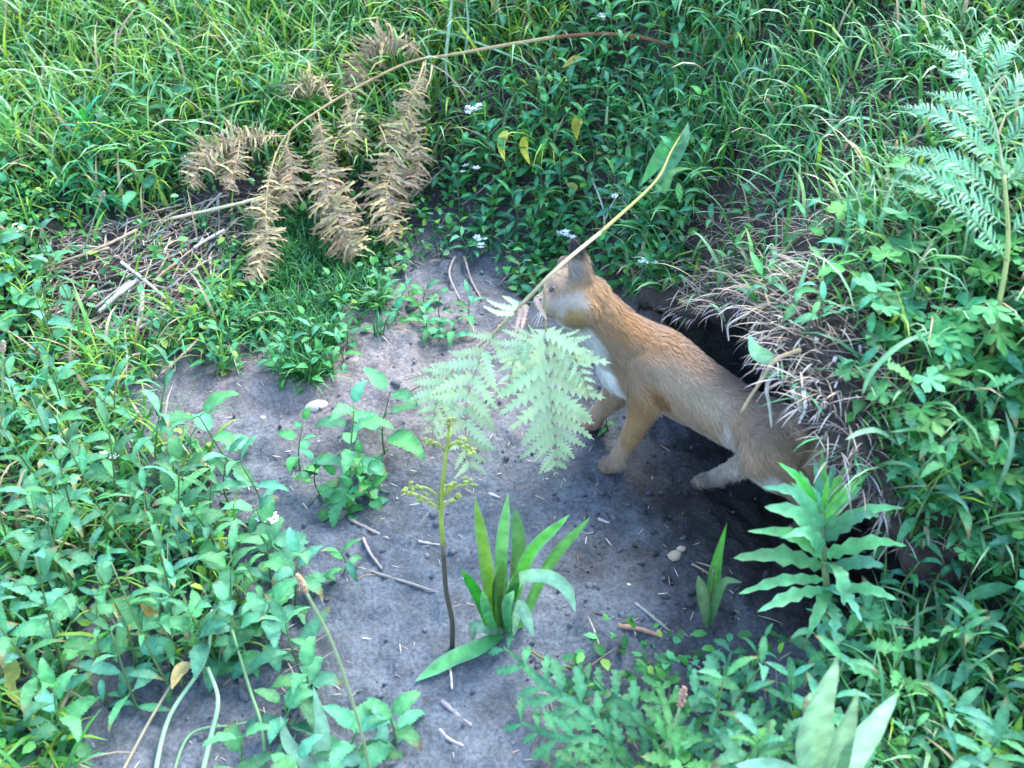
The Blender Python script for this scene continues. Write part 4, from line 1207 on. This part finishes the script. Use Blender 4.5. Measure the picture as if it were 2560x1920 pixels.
# stalks hanging over the den mouth and the fox
HG = 'dead stalks hanging over the den mouth'
for p, lab, c, r in [
        ([(800, 350), (776, 360), (758, 385), (741, 413)], 'thick tan stalk arching down over the back of the fox', (.42, .31, .19), .0030),
        ([(780, 368), (767, 386), (770, 408), (772, 427)], 'pale forked strand hanging right of the tan stalk', (.44, .42, .38), .0030),
        ([(817, 338), (808, 364), (795, 393)], 'straight pale strand on the brow of the den', (.48, .46, .42), .0028),
        ([(836, 357), (818, 396), (821, 415), (827, 438)], 'long grey strand hanging deep into the den mouth', (.40, .39, .36), .0024),
        ([(803, 391), (805, 407), (799, 423)], 'short curled strand at the middle of the lip', (.40, .38, .35), .0022),
        ([(792, 390), (797, 400), (801, 412)], 'stubby pale root end under the lip', (.46, .43, .4), .0028),
        ([(876, 335), (882, 366), (888, 398)], 'thin pale stalk upright on the brow at right', (.44, .42, .38), .0018),
        ([(753, 311), (736, 320), (728, 327), (729, 341)], 'bent grey root above the dark hole', (.40, .38, .34), .0018),
        ([(860, 345), (862, 370), (864, 398)], 'grey strand dangling near the right end of the lip', (.38, .36, .34), .002),
        ([(845, 372), (836, 384), (834, 396)], 'small pale strand between two longer ones', (.44, .42, .4), .0022)]:
    w = []
    for i, (a, bb) in enumerate(p):
        yy = {0: None}.get(i)
        w.append(None)
    h0 = H(p[0][0], p[0][1], .012)
    w = [h0] + [P(a, bb, y=h0.y - .012 - .006 * i) for i, (a, bb) in enumerate(p[1:])]
    V, F = tube([q - h0 for q in w], r, r * .6, 6, n=14)
    put('dead_stalk', mesh('dead_stalk', V + NR.normal(0, r * .1, V.shape), F, jit(c, .08), M_dry), None, Matrix.Translation(h0), label=lab, category='stalk', group=HG)

# ---- long grass stems and single blades that stand out
GGRP = 'single long grass blades'
for p, lab, c, w in [
        ([(383, 58, .05), (410, 46, .07), (440, 33, .08), (470, 40, .08), (520, 60, .06), (560, 78, .03)], 'long kinked pale green grass stem crossing the brown stalk', (.14, .26, .14), .005),
        ([(452, -5, .12), (450, 20, .11), (446, 60, .07), (448, 92, .02)], 'pale upright grass blade left of the brown stalk bend', (.2, .32, .2), .006),
        ([(466, -5, .12), (468, 30, .1), (462, 70, .04)], 'second upright grass blade beside the pale one', (.16, .28, .16), .004),
        ([(456, 20, .1), (470, 40, .09), (488, 68, .02)], 'yellow-green grass blade slanting right across the stalk', (.32, .36, .04), .005),
        ([(190, 125, .03), (215, 112, .06), (240, 103, .08), (270, 100, .07)], 'yellow-based arching grass blade left of brown fern', (.26, .34, .09), .004),
        ([(205, 140, .03), (215, 125, .06), (235, 120, .07), (256, 121, .05)], 'pale arching grass blade above brown fern', (.2, .33, .16), .003),
        ([(45, 70, .04), (75, 65, .07), (105, 80, .07), (140, 100, .03)], 'long arching yellow-green grass blade at upper left', (.22, .3, .08), .004),
        ([(212, 58, .08), (250, 62, .08), (300, 62, .07), (345, 52, .04)], 'horizontal pale grass blade near top left', (.26, .38, .14), .004),
        ([(223, 27, .08), (245, 50, .08), (270, 75, .05)], 'pale grass blade leaning right near top left', (.18, .34, .2), .004),
        ([(268, 5, .1), (266, 25, .09), (262, 55, .03)], 'yellow upright grass stem near top left', (.34, .34, .07), .003),
        ([(283, 12, .1), (300, 25, .09), (315, 35, .05)], 'yellow dry grass tip near top left', (.36, .3, .08), .003),
        ([(680, 245, .03), (655, 205, .05), (660, 170, .06), (685, 138, .06)], 'broad arching grass blade over the fern stalk', (.09, .2, .09), .007),
        ([(725, 105, .02), (735, 80, .06), (752, 68, .08), (775, 78, .06)], 'arching pale grass blade on the upper right bank', (.15, .28, .17), .005),
        ([(770, 140, .02), (790, 112, .06), (812, 106, .08), (840, 118, .06)], 'second arching grass blade on the upper right bank', (.13, .27, .15), .0055),
        ([(800, 160, .03), (835, 128, .06), (860, 118, .07), (885, 125, .05)], 'long arching blade left of the green bracken', (.14, .28, .16), .0055),
        ([(740, 190, .02), (765, 168, .06), (790, 160, .07), (805, 168, .05)], 'arching grass blade above the den brow', (.13, .26, .14), .005),
        ([(875, 235, .02), (890, 190, .06), (905, 172, .07), (930, 165, .06)], 'slim blade beside the lower bracken leaflets', (.14, .28, .15), .0045),
        ([(862, 395, .02), (872, 372, .05), (900, 345, .07), (935, 330, .06)], 'long curved blade on the right bank', (.13, .27, .13), .006),
        ([(905, 450, .02), (880, 432, .05), (862, 432, .06), (845, 440, .05)], 'bright blade bending left toward the den', (.17, .32, .16), .006),
        ([(960, 500, .02), (935, 450, .07), (925, 430, .08), (890, 432, .07)], 'tall grass blade arching left at right edge of den', (.12, .27, .13), .006),
        ([(1000, 480, .02), (965, 448, .07), (950, 440, .08), (920, 470, .06)], 'grass blade bending down at far right', (.12, .26, .12), .006),
        ([(985, 520, .02), (1005, 470, .07), (1012, 440, .08), (1005, 410, .06)], 'upright grass blade near the right edge', (.12, .26, .12), .006),
        ([(920, 740, .02), (920, 690, .05), (916, 640, .08), (918, 600, .08)], 'tall straight blade in the lower right thicket', (.13, .28, .14), .007),
        ([(1010, 755, .02), (1015, 735, .05), (1022, 715, .06)], 'bright green blade in the bottom right corner', (.09, .28, .03), .008)]:
    q = [H(*a) for a in p]
    V, F, C = ribbon([a - q[0] for a in q], w, 'strap', c=jit(c, .06), fold=.35, n=18, N=(0, -.5, .85))
    put('grass_blade', mesh('grass_blade', V, F, C, M_leaf), None, Matrix.Translation(q[0]), label=lab, category='grass', group=GGRP)

# ---- green leaf at the top of the den mouth
q = [H(779, 361, .02), P(764, 356, y=H(779, 361).y - .01), P(755, 349, y=H(779, 361).y - .01), P(749, 334, y=H(779, 361).y)]
t = thing('green_leaf', 'single pale green leaf poking out over the dark hole', 'leaf', q[0])
leaf_path(t, q, .018, 'lance', c=(.14, .29, .16), edge=(.2, .36, .22), N=(-.3, -.8, .5), name='blade')
# ---- yellow leaves
for p, lab, w, c in [
        ([(507, 130), (501, 145), (505, 162)], 'yellow leaf on the bank, left of the close pair', .016, (.5, .44, .08)), ([(525, 136), (524, 150), (530, 165)], 'yellow leaf on the bank, right of the close pair', .015, (.52, .45, .05)),
        ([(579, 116), (576, 128), (577, 140)], 'yellow leaf hanging alone higher on the bank', .017, (.5, .47, .05)), ([(582, 58), (572, 61), (562, 68)], 'yellow leaf lying under the bent brown stalk', .014, (.46, .44, .08)),
        ([(494, -4), (496, 6), (501, 16)], 'pale yellow leaf at the very top edge', .016, (.5, .44, .2)), ([(577, 190), (571, 186), (566, 183)], 'small yellow-green leaf near the forked twig', .014, (.4, .42, .1)),
        ([(146, 598), (153, 612), (168, 636)], 'orange-yellow pointed leaf in the left weed patch', .02, (.46, .36, .06)), ([(118, 598), (124, 612), (130, 632)], 'yellow-green withered leaf beside the orange-yellow one', .022, (.34, .34, .1)),
        ([(188, 662), (178, 675), (172, 690)], 'drooping pale yellow leaf above the bent stems', .016, (.38, .36, .14)), ([(244, 608), (255, 605), (264, 603)], 'greenish yellow leaf tip by the left earth edge', .014, (.34, .38, .08)),
        ([(4, 655), (14, 672), (12, 690), (32, 714)], 'long yellowish leaf at the lower left edge', .02, (.34, .36, .1))]:
    q = [H(a, bb, .05 + .006 * i) for i, (a, bb) in enumerate(p)]
    V, F, C = ribbon([a - q[0] for a in q], w, 'ovate', c=jit(c, .05), fold=.35, n=10, wave=.05, edge=np.array(c) * (.8, .7, .6), rib=.8)
    put('yellow_leaf', mesh('yellow_leaf', V, F, C, M_leaf), None, Matrix.Translation(q[0]), label=lab, category='leaf', group='yellow leaves')
# ---- plantain flower stalks
def seedhead(pts, lab, head_c, head_l=.022, r=.0018, c=(.2, .28, .13), hr=.0042):
    q = [H(*pts[0])] + [P(a, bb, y=H(*pts[0]).y + dy) for a, bb, dy in pts[1:]]
    t = thing('seed_stalk', lab, 'flower stalk', q[0], 'flower stalks with brown heads')
    stem_path(t, q, r, r * .8, c, 'stem', n=20)
    d = (q[-1] - q[-2]).normalized()
    pc = [q[-1] - q[0] + d * (head_l * f) for f in (0, .2, .5, .8, 1)]
    b = MB()
    for i in range(34):
        f = i / 33; a = i * 2.4
        rr = hr * math.sin(math.pi * min(.98, f * .85 + .1)) ** .6
        s = d.orthogonal().normalized(); u = d.cross(s)
        o = np.array(q[-1] - q[0] + d * head_l * f + (s * math.cos(a) + u * math.sin(a)) * rr * .55)
        b.add(cv * hr * .42 + o, cf, jit(head_c, .3))
    V, F = tube(pc, hr * .5, hr * .4, 6); b.add(V, F, head_c)
    put('seed_head', b.mesh('seed_head', M_dry), t)


seedhead([(372, 790), (362, 735, .0), (335, 650, .02), (306, 592, .03)], 'long bare stalk with brown head leaning left, bottom left', (.34, .22, .14), .022)
seedhead([(82, 258), (92, 225, .0), (101, 200, .0)], 'stalk with brown head at upper left below spiky weed', (.30, .22, .15), .018, .0016)
seedhead([(-4, 470), (2, 420, 0), (3, 352, 0)], 'stalk with pinkish brown head cut by the left edge', (.36, .26, .2), .018, .0016)
seedhead([(668, 770), (672, 740, 0), (680, 706, 0)], 'short stalk with reddish brown head at bottom centre', (.30, .17, .13), .03, .002, hr=.005)
# ---- bent pale stems at the lower left
for p, lab, c, r in [
        ([(150, 800), (168, 720, .03), (205, 660, .05), (212, 610, .06)], 'thick pale green stem bending right at lower left', (.17, .3, .17), .003),
        ([(196, 800), (210, 740, .03), (218, 700, .05), (208, 668, .05)], 'second pale stem curving up at lower left', (.17, .3, .17), .0032),
        ([(118, 780), (150, 720, .03), (175, 680, .04), (192, 662, .04), (208, 670, .03)], 'brown withered stem hooked at its top, lower left', (.22, .19, .12), .002),
        ([(168, 790), (190, 735, .01), (235, 725, .01), (270, 718, .005)], 'pale runner lying low at lower left', (.14, .28, .14), .002),
        ([(268, 800), (262, 730, .03), (250, 690, .05), (232, 630, .07)], 'green stem rising beside the earth, lower left', (.10, .22, .09), .0026)]:
    q = [H(*a) for a in p]
    V, F = tube([a - q[0] for a in q], r, r * .7, 6, n=24)
    put('bent_stem', mesh('bent_stem', V, F, jit(c, .05), M_stem), None, Matrix.Translation(q[0]), label=lab, category='stem', group='bent stems at lower left')
# ---- tall leaf at the bottom left
b0 = H(320, 775)
t = thing('upright_leaf_plant', 'pale upright leaves at the bottom edge left of bare earth', 'plant', b0)
for pts, w in (([(322, 770), (322, 730), (313, 685)], .018), ([(350, 775), (380, 740), (372, 700)], .017), ([(310, 775), (290, 745), (280, 715)], .016), ([(365, 780), (398, 760), (392, 715)], .015)):
    q = [P(a, bb, y=b0.y + .02 * i) for i, (a, bb) in enumerate(pts)]; q[0] = b0
    leaf_path(t, q, w, 'ovate', c=jit((.15, .28, .17)), N=(.2, -.85, .5), fold=.3)
for (a, bb), h in (((355, 760), .07), ((395, 745), .06), ((300, 800), .08), ((250, 790), .08), ((285, 735), .05), ((310, 700), .05)):
    t2 = thing('small_weed', 'green weed at the bottom edge between two bare earth patches', 'weed', H(a, bb), 'weeds at the bottom edge')
    grow(t2, h, 4, L_NETTLE, 2, (.75, .5), (-.3, .6), stem_r=.002)
# ---- stones and seed husk
def stone(px, py, s, c, lab, name='stone'):
    o = H(px, py)
    u, vv = np.mgrid[0:9, 0:12]
    th_, ph_ = u / 8 * np.pi, vv / 12 * 2 * np.pi
    q = np.stack([np.sin(th_) * np.cos(ph_), np.sin(th_) * np.sin(ph_) * .7, np.cos(th_) * .55], -1).reshape(-1, 3)
    q = q * (1 + .35 * (vnoise(q[:, 0] * 2 + px, q[:, 1] * 2 + q[:, 2] * 2, 3) - .5))[:, None] * s
    F = [(i * 12 + j, (i + 1) * 12 + j, (i + 1) * 12 + (j + 1) % 12, i * 12 + (j + 1) % 12) for i in range(8) for j in range(12)]
    put(name, mesh(name, q, F, jit(c), M_stone), None, Matrix.Translation(o) @ Matrix.Rotation(R.uniform(-.5, .5) + .4, 4, 'Z'), label=lab, category=name.replace('_', ' '))


stone(316, 406, .016, (.45, .40, .35), 'pale flat stone on the ridge of bare earth')
stone(262, 418, .006, (.4, .36, .33), 'small pale pebble left of the flat stone', 'pebble')
stone(674, 556, .011, (.32, .25, .17), 'rough tan seed husk on the dark earth', 'seed_husk')
stone(681, 549, .007, (.36, .29, .2), 'smaller chip leaning on the tan seed husk', 'seed_husk')
stone(628, 585, .004, (.5, .48, .46), 'tiny white pebble on the dark earth', 'pebble')

# ------------------------------------------------------------------ the fox cub
def loft(bm_parts, path, rads, seg=18, upv=(0, 0, 1), n=None):
    """Closed elliptical tube with rounded ends, appended to bm_parts."""
    n = n or max(10, 7 * (len(path) - 1))
    p = catmull(path, n)
    rr = catmull([(a, b, 0) for a, b in rads], n)[:, :2]
    T = unit(np.gradient(p, axis=0))
    S = unit(np.cross(T, np.array(upv, float))); U = np.cross(S, T)
    k = 5
    P0 = [(p[0] - T[0] * math.sin(f) * rr[0].mean() * .8, rr[0] * math.cos(f), S[0], U[0]) for f in np.linspace(1.5, .15, k)]
    P1 = [(p[-1] + T[-1] * math.sin(f) * rr[-1].mean() * .8, rr[-1] * math.cos(f), S[-1], U[-1]) for f in np.linspace(.15, 1.5, k)]
    rows = P0 + [(p[i], rr[i], S[i], U[i]) for i in range(n)] + P1
    a = np.arange(seg) / seg * 2 * np.pi
    V = np.vstack([c + np.cos(a)[:, None] * s * r[0] + np.sin(a)[:, None] * u * r[1] for c, r, s, u in rows])
    m = len(rows)
    F = [(i * seg + j, i * seg + (j + 1) % seg, (i + 1) * seg + (j + 1) % seg, (i + 1) * seg + j) for i in range(m - 1) for j in range(seg)]
    F += [tuple(range(seg))[::-1], tuple((m - 1) * seg + j for j in range(seg))]
    bm_parts.add(V, F, (0, 0, 0))


def FP(px, py, y):
    return P(px, py, y=y)


def foot(px, py, h):
    q = P(px, py, z=0.0)
    for _ in range(6):
        q = P(px, py, z=floor_h(q.x, q.y) + h)
    return q


body = MB()
loft(body, [FP(622, 366, 1.19), FP(650, 363, 1.175), FP(694, 390, 1.14), FP(736, 415, 1.10), FP(782, 438, 1.06), FP(822, 452, 1.035)],
     [(.036, .044), (.046, .056), (.043, .047), (.039, .041), (.040, .043), (.028, .033)], 22)
loft(body, [FP(648, 358, 1.18), FP(616, 336, 1.178), FP(592, 312, 1.17), FP(574, 302, 1.165)], [(.042, .047), (.037, .040), (.033, .036), (.032, .035)], 18)
loft(body, [FP(590, 300, 1.172), FP(571, 297, 1.163), FP(559, 299, 1.156), FP(552, 301, 1.152), FP(546, 302, 1.148), FP(541, 302, 1.146)],
     [(.030, .032), (.036, .037), (.031, .032), (.0235, .024), (.0165, .017), (.011, .0115)], 18)
loft(body, [FP(582, 306, 1.15), FP(566, 310, 1.145)], [(.026, .026), (.020, .022)], 12)          # cheek
earN = (.55, -.75, .2)
near_ear = [FP(581, 284, 1.152), FP(579, 266, 1.150), FP(576, 253, 1.152), FP(573, 240, 1.155)]
far_ear = [FP(566, 278, 1.19), FP(564, 268, 1.195), FP(562, 258, 1.20)]
loft(body, near_ear, [(.019, .009), (.017, .0075), (.0115, .0065), (.005, .0045)], 14, upv=earN)
loft(body, far_ear, [(.018, .008), (.014, .006), (.005, .004)], 14, upv=earN)
# near foreleg
fa = foot(616, 462, .011); ft = foot(606, 466, .009)
loft(body, [FP(656, 366, 1.15), FP(648, 396, 1.142), FP(640, 418, 1.147), FP(629, 440, fa.y), Vector((fa.x + .004, fa.y, fa.z + .012))], [(.028, .040), (.022, .030), (.0165, .019), (.0135, .0145), (.0125, .013)], 14, upv=(-1, 0, 0))
loft(body, [Vector((fa.x + .008, fa.y, fa.z + .002)), fa, ft], [(.013, .012), (.016, .011), (.012, .008)], 12)
# far foreleg
fb = foot(592, 421, .011); ft = foot(583, 425, .009)
loft(body, [FP(640, 372, 1.215), FP(618, 392, 1.225), FP(603, 408, fb.y), Vector((fb.x + .004, fb.y, fb.z + .01))], [(.028, .034), (.018, .022), (.0135, .0145), (.012, .012)], 14, upv=(-1, 0, 0))
loft(body, [Vector((fb.x + .008, fb.y, fb.z + .002)), fb, ft], [(.012, .011), (.015, .010), (.011, .008)], 12)
# far hind leg, stretched forward under the belly
fc = foot(710, 480, .010); ft = foot(697, 482, .008)
loft(body, [FP(775, 448, 1.10), FP(748, 462, 1.105), FP(730, 470, 1.115), Vector((fc.x + .006, fc.y, fc.z + .006))], [(.026, .032), (.018, .019), (.0115, .0115), (.0095, .0095)], 14)
loft(body, [Vector((fc.x + .012, fc.y, fc.z + .001)), fc, ft], [(.0095, .009), (.011, .008), (.009, .006)], 12)
# near hind leg, thigh and folded shank behind the jagged plant
fd = foot(806, 530, .011); ft = foot(793, 534, .009)
loft(body, [FP(788, 436, 1.04), FP(770, 452, 1.025), FP(776, 467, 1.02), FP(792, 480, 1.02)], [(.026, .034), (.029, .038), (.024, .030), (.018, .022)], 16, upv=(-1, 0, 0))
loft(body, [FP(788, 478, 1.02), FP(803, 492, 1.022), FP(818, 504, 1.03)], [(.018, .022), (.015, .017), (.0125, .014)], 14, upv=(-1, 0, 0))
loft(body, [FP(818, 504, 1.03), (FP(818, 504, 1.03) + fd) * .5, fd], [(.0125, .014), (.011, .012), (.011, .011)], 12, upv=(-1, 0, 0))
loft(body, [Vector((fd.x + .006, fd.y, fd.z)), fd, ft], [(.012, .010), (.014, .010), (.011, .008)], 12)
# shoulder blades, hip points, toes
loft(body, [FP(656, 356, 1.15), FP(652, 374, 1.143), FP(648, 392, 1.141)], [(.012, .016), (.016, .022), (.016, .022)], 12, upv=(-1, 0, 0))
loft(body, [FP(792, 420, 1.045), FP(800, 432, 1.03)], [(.016, .016), (.016, .016)], 12)
for f_, y_ in ((fa, 1), (fb, 1), (fc, .8), (fd, 1)):
    for tx, ty in ((-.017, -.009), (-.021, -.003), (-.021, .004), (-.017, .010)):
        q0 = f_ + Vector((tx * .45, ty * .9, -.001)); q1 = f_ + Vector((tx * y_, ty * 1.15, -.004))
        loft(body, [q0, q1], [(.0046, .0056), (.0042, .0046)], 8)
# tail
loft(body, [FP(826, 450, 1.035), FP(834, 472, 1.025), FP(832, 500, 1.0), FP(822, 528, .985)], [(.018, .018), (.024, .026), (.027, .028), (.010, .010)], 16, upv=(1, 0, 0))
tmp = bpy.data.objects.new('tmp', body.mesh('tmp', M_fur))
COL.objects.link(tmp)
rm = tmp.modifiers.new('r', 'REMESH'); rm.mode = 'VOXEL'; rm.voxel_size = .0028; rm.use_smooth_shade = True
sm = tmp.modifiers.new('s', 'SMOOTH'); sm.factor = .5; sm.iterations = 6
dg = bpy.context.evaluated_depsgraph_get()
ev = tmp.evaluated_get(dg)
fm = bpy.data.meshes.new_from_object(ev)
bpy.data.objects.remove(tmp)
nvf = len(fm.vertices)
co = np.empty(nvf * 3); fm.vertices.foreach_get('co', co); co = co.reshape(-1, 3)
no = np.empty(nvf * 3); fm.vertices.foreach_get('normal', no); no = no.reshape(-1, 3)


def d3(q, line):
    best = np.full(len(q), 9.)
    L_ = [np.array(p) for p in line]
    for a, b in zip(L_[:-1], L_[1:]):
        ab = b - a
        tt = np.clip(((q - a) @ ab) / (ab @ ab), 0, 1)
        best = np.minimum(best, np.linalg.norm(q - a - tt[:, None] * ab, axis=1))
    return best


def coat(q, nr):
    nz = vnoise(q[:, 0] * 60 + q[:, 2] * 40, q[:, 1] * 60, 12)
    c = np.tile(np.array([.37, .255, .17]), (len(q), 1))
    def blend(w, col):
        nonlocal c
        w = np.clip(w, 0, 1)[:, None]
        c = c * (1 - w) + np.array(col) * w
    jn = (nz - .5) * .02
    blend(sstep(.3, .95, nr[:, 2]) * .45, (.23, .17, .13))                                   # greyer saddle
    blend(sstep(.06, .02, d3(q, [FP(652, 322, 1.15), FP(690, 352, 1.11)]) + jn) * .8, (.43, .22, .085))   # rusty shoulder
    blend(sstep(.045, .015, d3(q, [FP(600, 300, 1.14), FP(625, 322, 1.14)]) + jn) * .6, (.44, .235, .085))
    blend(sstep(.045, .012, d3(q, [FP(672, 375, 1.11), FP(712, 405, 1.08)]) + jn) * .55, (.52, .42, .31))  # pale flank
    blend(sstep(.035, .012, d3(q, [FP(650, 400, 1.12), FP(632, 440, 1.13)]) + jn) * .75, (.40, .22, .09))
    blend(sstep(.02, .008, d3(q, [FP(654, 402, 1.11), FP(660, 405, 1.115)]) + jn) * .7, (.17, .07, .03))
    blend(sstep(-.25, -.8, nr[:, 2]) * .55, (.52, .46, .40))                                  # pale underside
    blend(sstep(.030, .013, d3(q, [FP(566, 330, 1.14), FP(584, 344, 1.15), FP(600, 368, 1.165), FP(612, 396, 1.17)]) + jn), (.80, .80, .80))
    blend(sstep(.024, .008, d3(q, [FP(716, 442, 1.06), FP(730, 462, 1.06), FP(745, 474, 1.02), FP(765, 484, 1.0)]) + jn) * .85, (.72, .70, .68))
    blend(sstep(.03, .012, d3(q, [FP(735, 470, 1.105), fc]) + jn) * .85, (.60, .51, .43))
    hc = FP(568, 300, 1.16)
    blend(sstep(.028, .010, d3(q, [FP(552, 314, 1.12), FP(540, 312, 1.13)]) + jn * .5) * .6, (.52, .45, .37))   # pale cheek and muzzle side
    blend(sstep(.022, .010, d3(q, [FP(562, 311, 1.118), FP(578, 304, 1.125)]) + jn * .5) * .55, (.55, .51, .47))
    blend(sstep(.020, .008, d3(q, [FP(577, 318, 1.12), FP(573, 327, 1.13)]) + jn * .5) * .85, (.38, .24, .08))
    blend(sstep(.020, .009, d3(q, [FP(573, 283, 1.125), FP(577, 268, 1.13)])) * .8, (.26, .26, .27))               # grey inside of the ear
    blend(sstep(.020, .010, d3(q, [FP(574, 246, 1.155), FP(573, 238, 1.155)])), (.03, .028, .03))
    blend(sstep(.018, .008, d3(q, [FP(557, 254, 1.2), FP(556, 247, 1.2)])) * .5, (.06, .05, .045))
    blend(sstep(.05, .02, d3(q, [FP(834, 472, 1.02), FP(828, 516, .99)]) + jn) * .6, (.17, .115, .08))
    for f_ in (fa, fb, fc):
        blend(sstep(.022, .010, np.linalg.norm(q - np.array(f_ + Vector((-.012, 0, -.004))), axis=1)) * (.5 if f_ is not fc else .15), (.16, .10, .07))
    lum = c.mean(1, keepdims=True)
    return c * (.86 + .28 * nz)[:, None] * (.64 + .10 * sstep(.4, .75, lum))


at = fm.color_attributes.new('col', 'FLOAT_COLOR', 'POINT')
cc = coat(co, no)
at.data.foreach_set('color', np.c_[cc, np.ones(nvf)].astype(np.float32).ravel())
fm.materials.clear(); fm.materials.append(M_fur)
fm.name = 'fox_cub'
fox = put('fox_cub', fm, None, None, label='young red fox stepping out of its den, looking left', category='fox')

# fur: short tapering hairs lying back along the body
fm.calc_loop_triangles()
tri = np.array([list(t_.vertices) for t_ in fm.loop_triangles])
A, B, Cc = co[tri[:, 0]], co[tri[:, 1]], co[tri[:, 2]]
area = np.linalg.norm(np.cross(B - A, Cc - A), axis=1)
nh = 60000
pick = NR.choice(len(tri), nh, p=area / area.sum())
u = NR.random((nh, 2)); f_ = u.sum(1) > 1; u[f_] = 1 - u[f_]
q = A[pick] + (B - A)[pick] * u[:, :1] + (Cc - A)[pick] * u[:, 1:]
nn = unit(no[tri[pick, 0]] + no[tri[pick, 1]] + no[tri[pick, 2]])
back = unit(np.array(FP(786, 443, 1.06) - FP(600, 318, 1.17)))
flow = np.tile(back, (nh, 1)) + np.array([0, 0, -.45])
dl = np.minimum(d3(q, [FP(640, 415, 1.147), fa]), d3(q, [FP(606, 404, 1.24), fb]))
flow = flow * (1 - sstep(.05, .02, dl))[:, None] + np.array([.1, 0, -1.]) * sstep(.05, .02, dl)[:, None]
dt = sstep(.06, .03, d3(q, [FP(834, 466, 1.025), FP(826, 520, .99)]))
flow = flow * (1 - dt)[:, None] + np.array([.05, -.1, -1.]) * dt[:, None]
clump = np.stack([vnoise(q[:, 0] * 90 + q[:, 2] * 55, q[:, 1] * 90 - q[:, 2] * 70, 80 + k_) - .5 for k_ in range(3)], 1)
flow = flow + clump * .3 + NR.normal(0, .16, (nh, 3))
flow = unit(flow - nn * np.sum(flow * nn, 1)[:, None])
dirn = unit(flow + nn * NR.uniform(.22, .5, (nh, 1)))
face = sstep(.06, .035, np.linalg.norm(q - np.array(FP(556, 300, 1.156)), axis=1))
ln = NR.uniform(.005, .0105, nh) * (1 - .62 * face) * (1 - .45 * sstep(.04, .02, dl)) * (1 + .8 * dt) * (1 + .7 * sstep(.1, -.7, nn[:, 2])) * (.8 + .5 * vnoise(q[:, 0] * 120, q[:, 1] * 120 + q[:, 2] * 90, 90))
sd = unit(np.cross(dirn, nn)) * (NR.uniform(.00035, .0006, nh)[:, None])
tipq = q + dirn * ln[:, None] - nn * (ln * .15)[:, None]
midq = q + dirn * (ln * .55)[:, None]
V = np.stack([q - sd, q + sd, midq - sd * .8, midq + sd * .8, tipq], 1).reshape(-1, 3)
b5 = (np.arange(nh) * 5)[:, None]
Ff = np.vstack([np.array([[0, 1, 3]]) + b5, np.array([[0, 3, 2]]) + b5, np.array([[2, 3, 4]]) + b5])
hcol = coat(q, nn) * NR.uniform(.86, 1.16, (nh, 1))
put('fur', mesh('fur', V, Ff, np.repeat(hcol, 5, axis=0), M_fur), fox, None, kind='stuff')
bvh = BVHTree.FromPolygons([Vector(c_) for c_ in co], tri.tolist())


def on_fox(px, py):
    h_ = bvh.ray_cast(Vector((0, 0, CAMZ)), ray(px, py).normalized())
    return h_[0], h_[1]


def ball(r, sx=1, sy=1, sz=1):
    u, vv = np.mgrid[0:9, 0:14]
    th_, ph_ = u / 8 * np.pi, vv / 14 * 2 * np.pi
    q = np.stack([np.sin(th_) * np.cos(ph_) * sx, np.sin(th_) * np.sin(ph_) * sy, np.cos(th_) * sz], -1).reshape(-1, 3) * r
    return q, [(i * 14 + j, (i + 1) * 14 + j, (i + 1) * 14 + (j + 1) % 14, i * 14 + (j + 1) % 14) for i in range(8) for j in range(14)]


for nm, px, py, r, m in (('eye', 552, 289, .0048, M_eye), ('nose', 538, 300, .0050, M_nose)):
    h_, nrm_ = on_fox(px, py)
    if h_ is None:
        h_ = FP(px, py, 1.135); nrm_ = Vector((-1, 0, 0))
    V, F = ball(r)
    put(nm, mesh(nm, V, F, None, m), fox, Matrix.Translation(h_ - nrm_ * r * .35))
wb = MB()
wo = FP(544, 310, 1.13)
for k in range(7):
    e = wo + Vector((R.uniform(-.02, .0), R.uniform(-.045, -.02), R.uniform(-.012, .014)))
    V, F = tube([wo, (wo + e) * .5 + Vector((0, 0, .003)), e], .0003, .0001, 3, n=6)
    wb.add(V, F, (.5, .48, .45))
put('whiskers', wb.mesh('whiskers', M_fur), fox, None, kind='stuff')

# ------------------------------------------------------------------ look-alikes told apart by what they stand nearest to
for grp, head in (('leafy weeds crowded along the left edge', 'leafy weed in the dense left patch'), ('small weeds left of the straw heap', 'small leafy weed by the left edge'),
                  ('weeds leaning over the bare earth at left', 'leafy weed leaning over bare earth'), ('small weeds round the short grass mound', 'small weed at the grass mound'),
                  ('narrow-leaved weeds on the bank behind the fox', 'dark narrow-leaved weed on the bank'), ('pointed-leaf weeds along the top edge', 'pointed-leaf weed along the top'),
                  ('small weeds at upper left', 'small weed among upper left grass'), ('jagged-leaved weeds in the lower right thicket', 'jagged weed in the lower right thicket'),
                  ('weeds along the upper edge of the bare earth', 'small weed at the upper earth edge'), ('weeds on the brow over the den', 'small weed on the den brow'), ('round-leaved plants on the right bank', 'low round-leaved plant on right bank'), ('weeds at the bottom edge', 'weed at the bottom edge'),
                  ('small weeds round the dark weed on bare earth', 'small weed at foot of dark weed'), ('short straws in the heap at left', 'short straw in the heap')):
    name_by_marks([(o, 0, 0) for o in SC.objects if o.get('group') == grp], head)
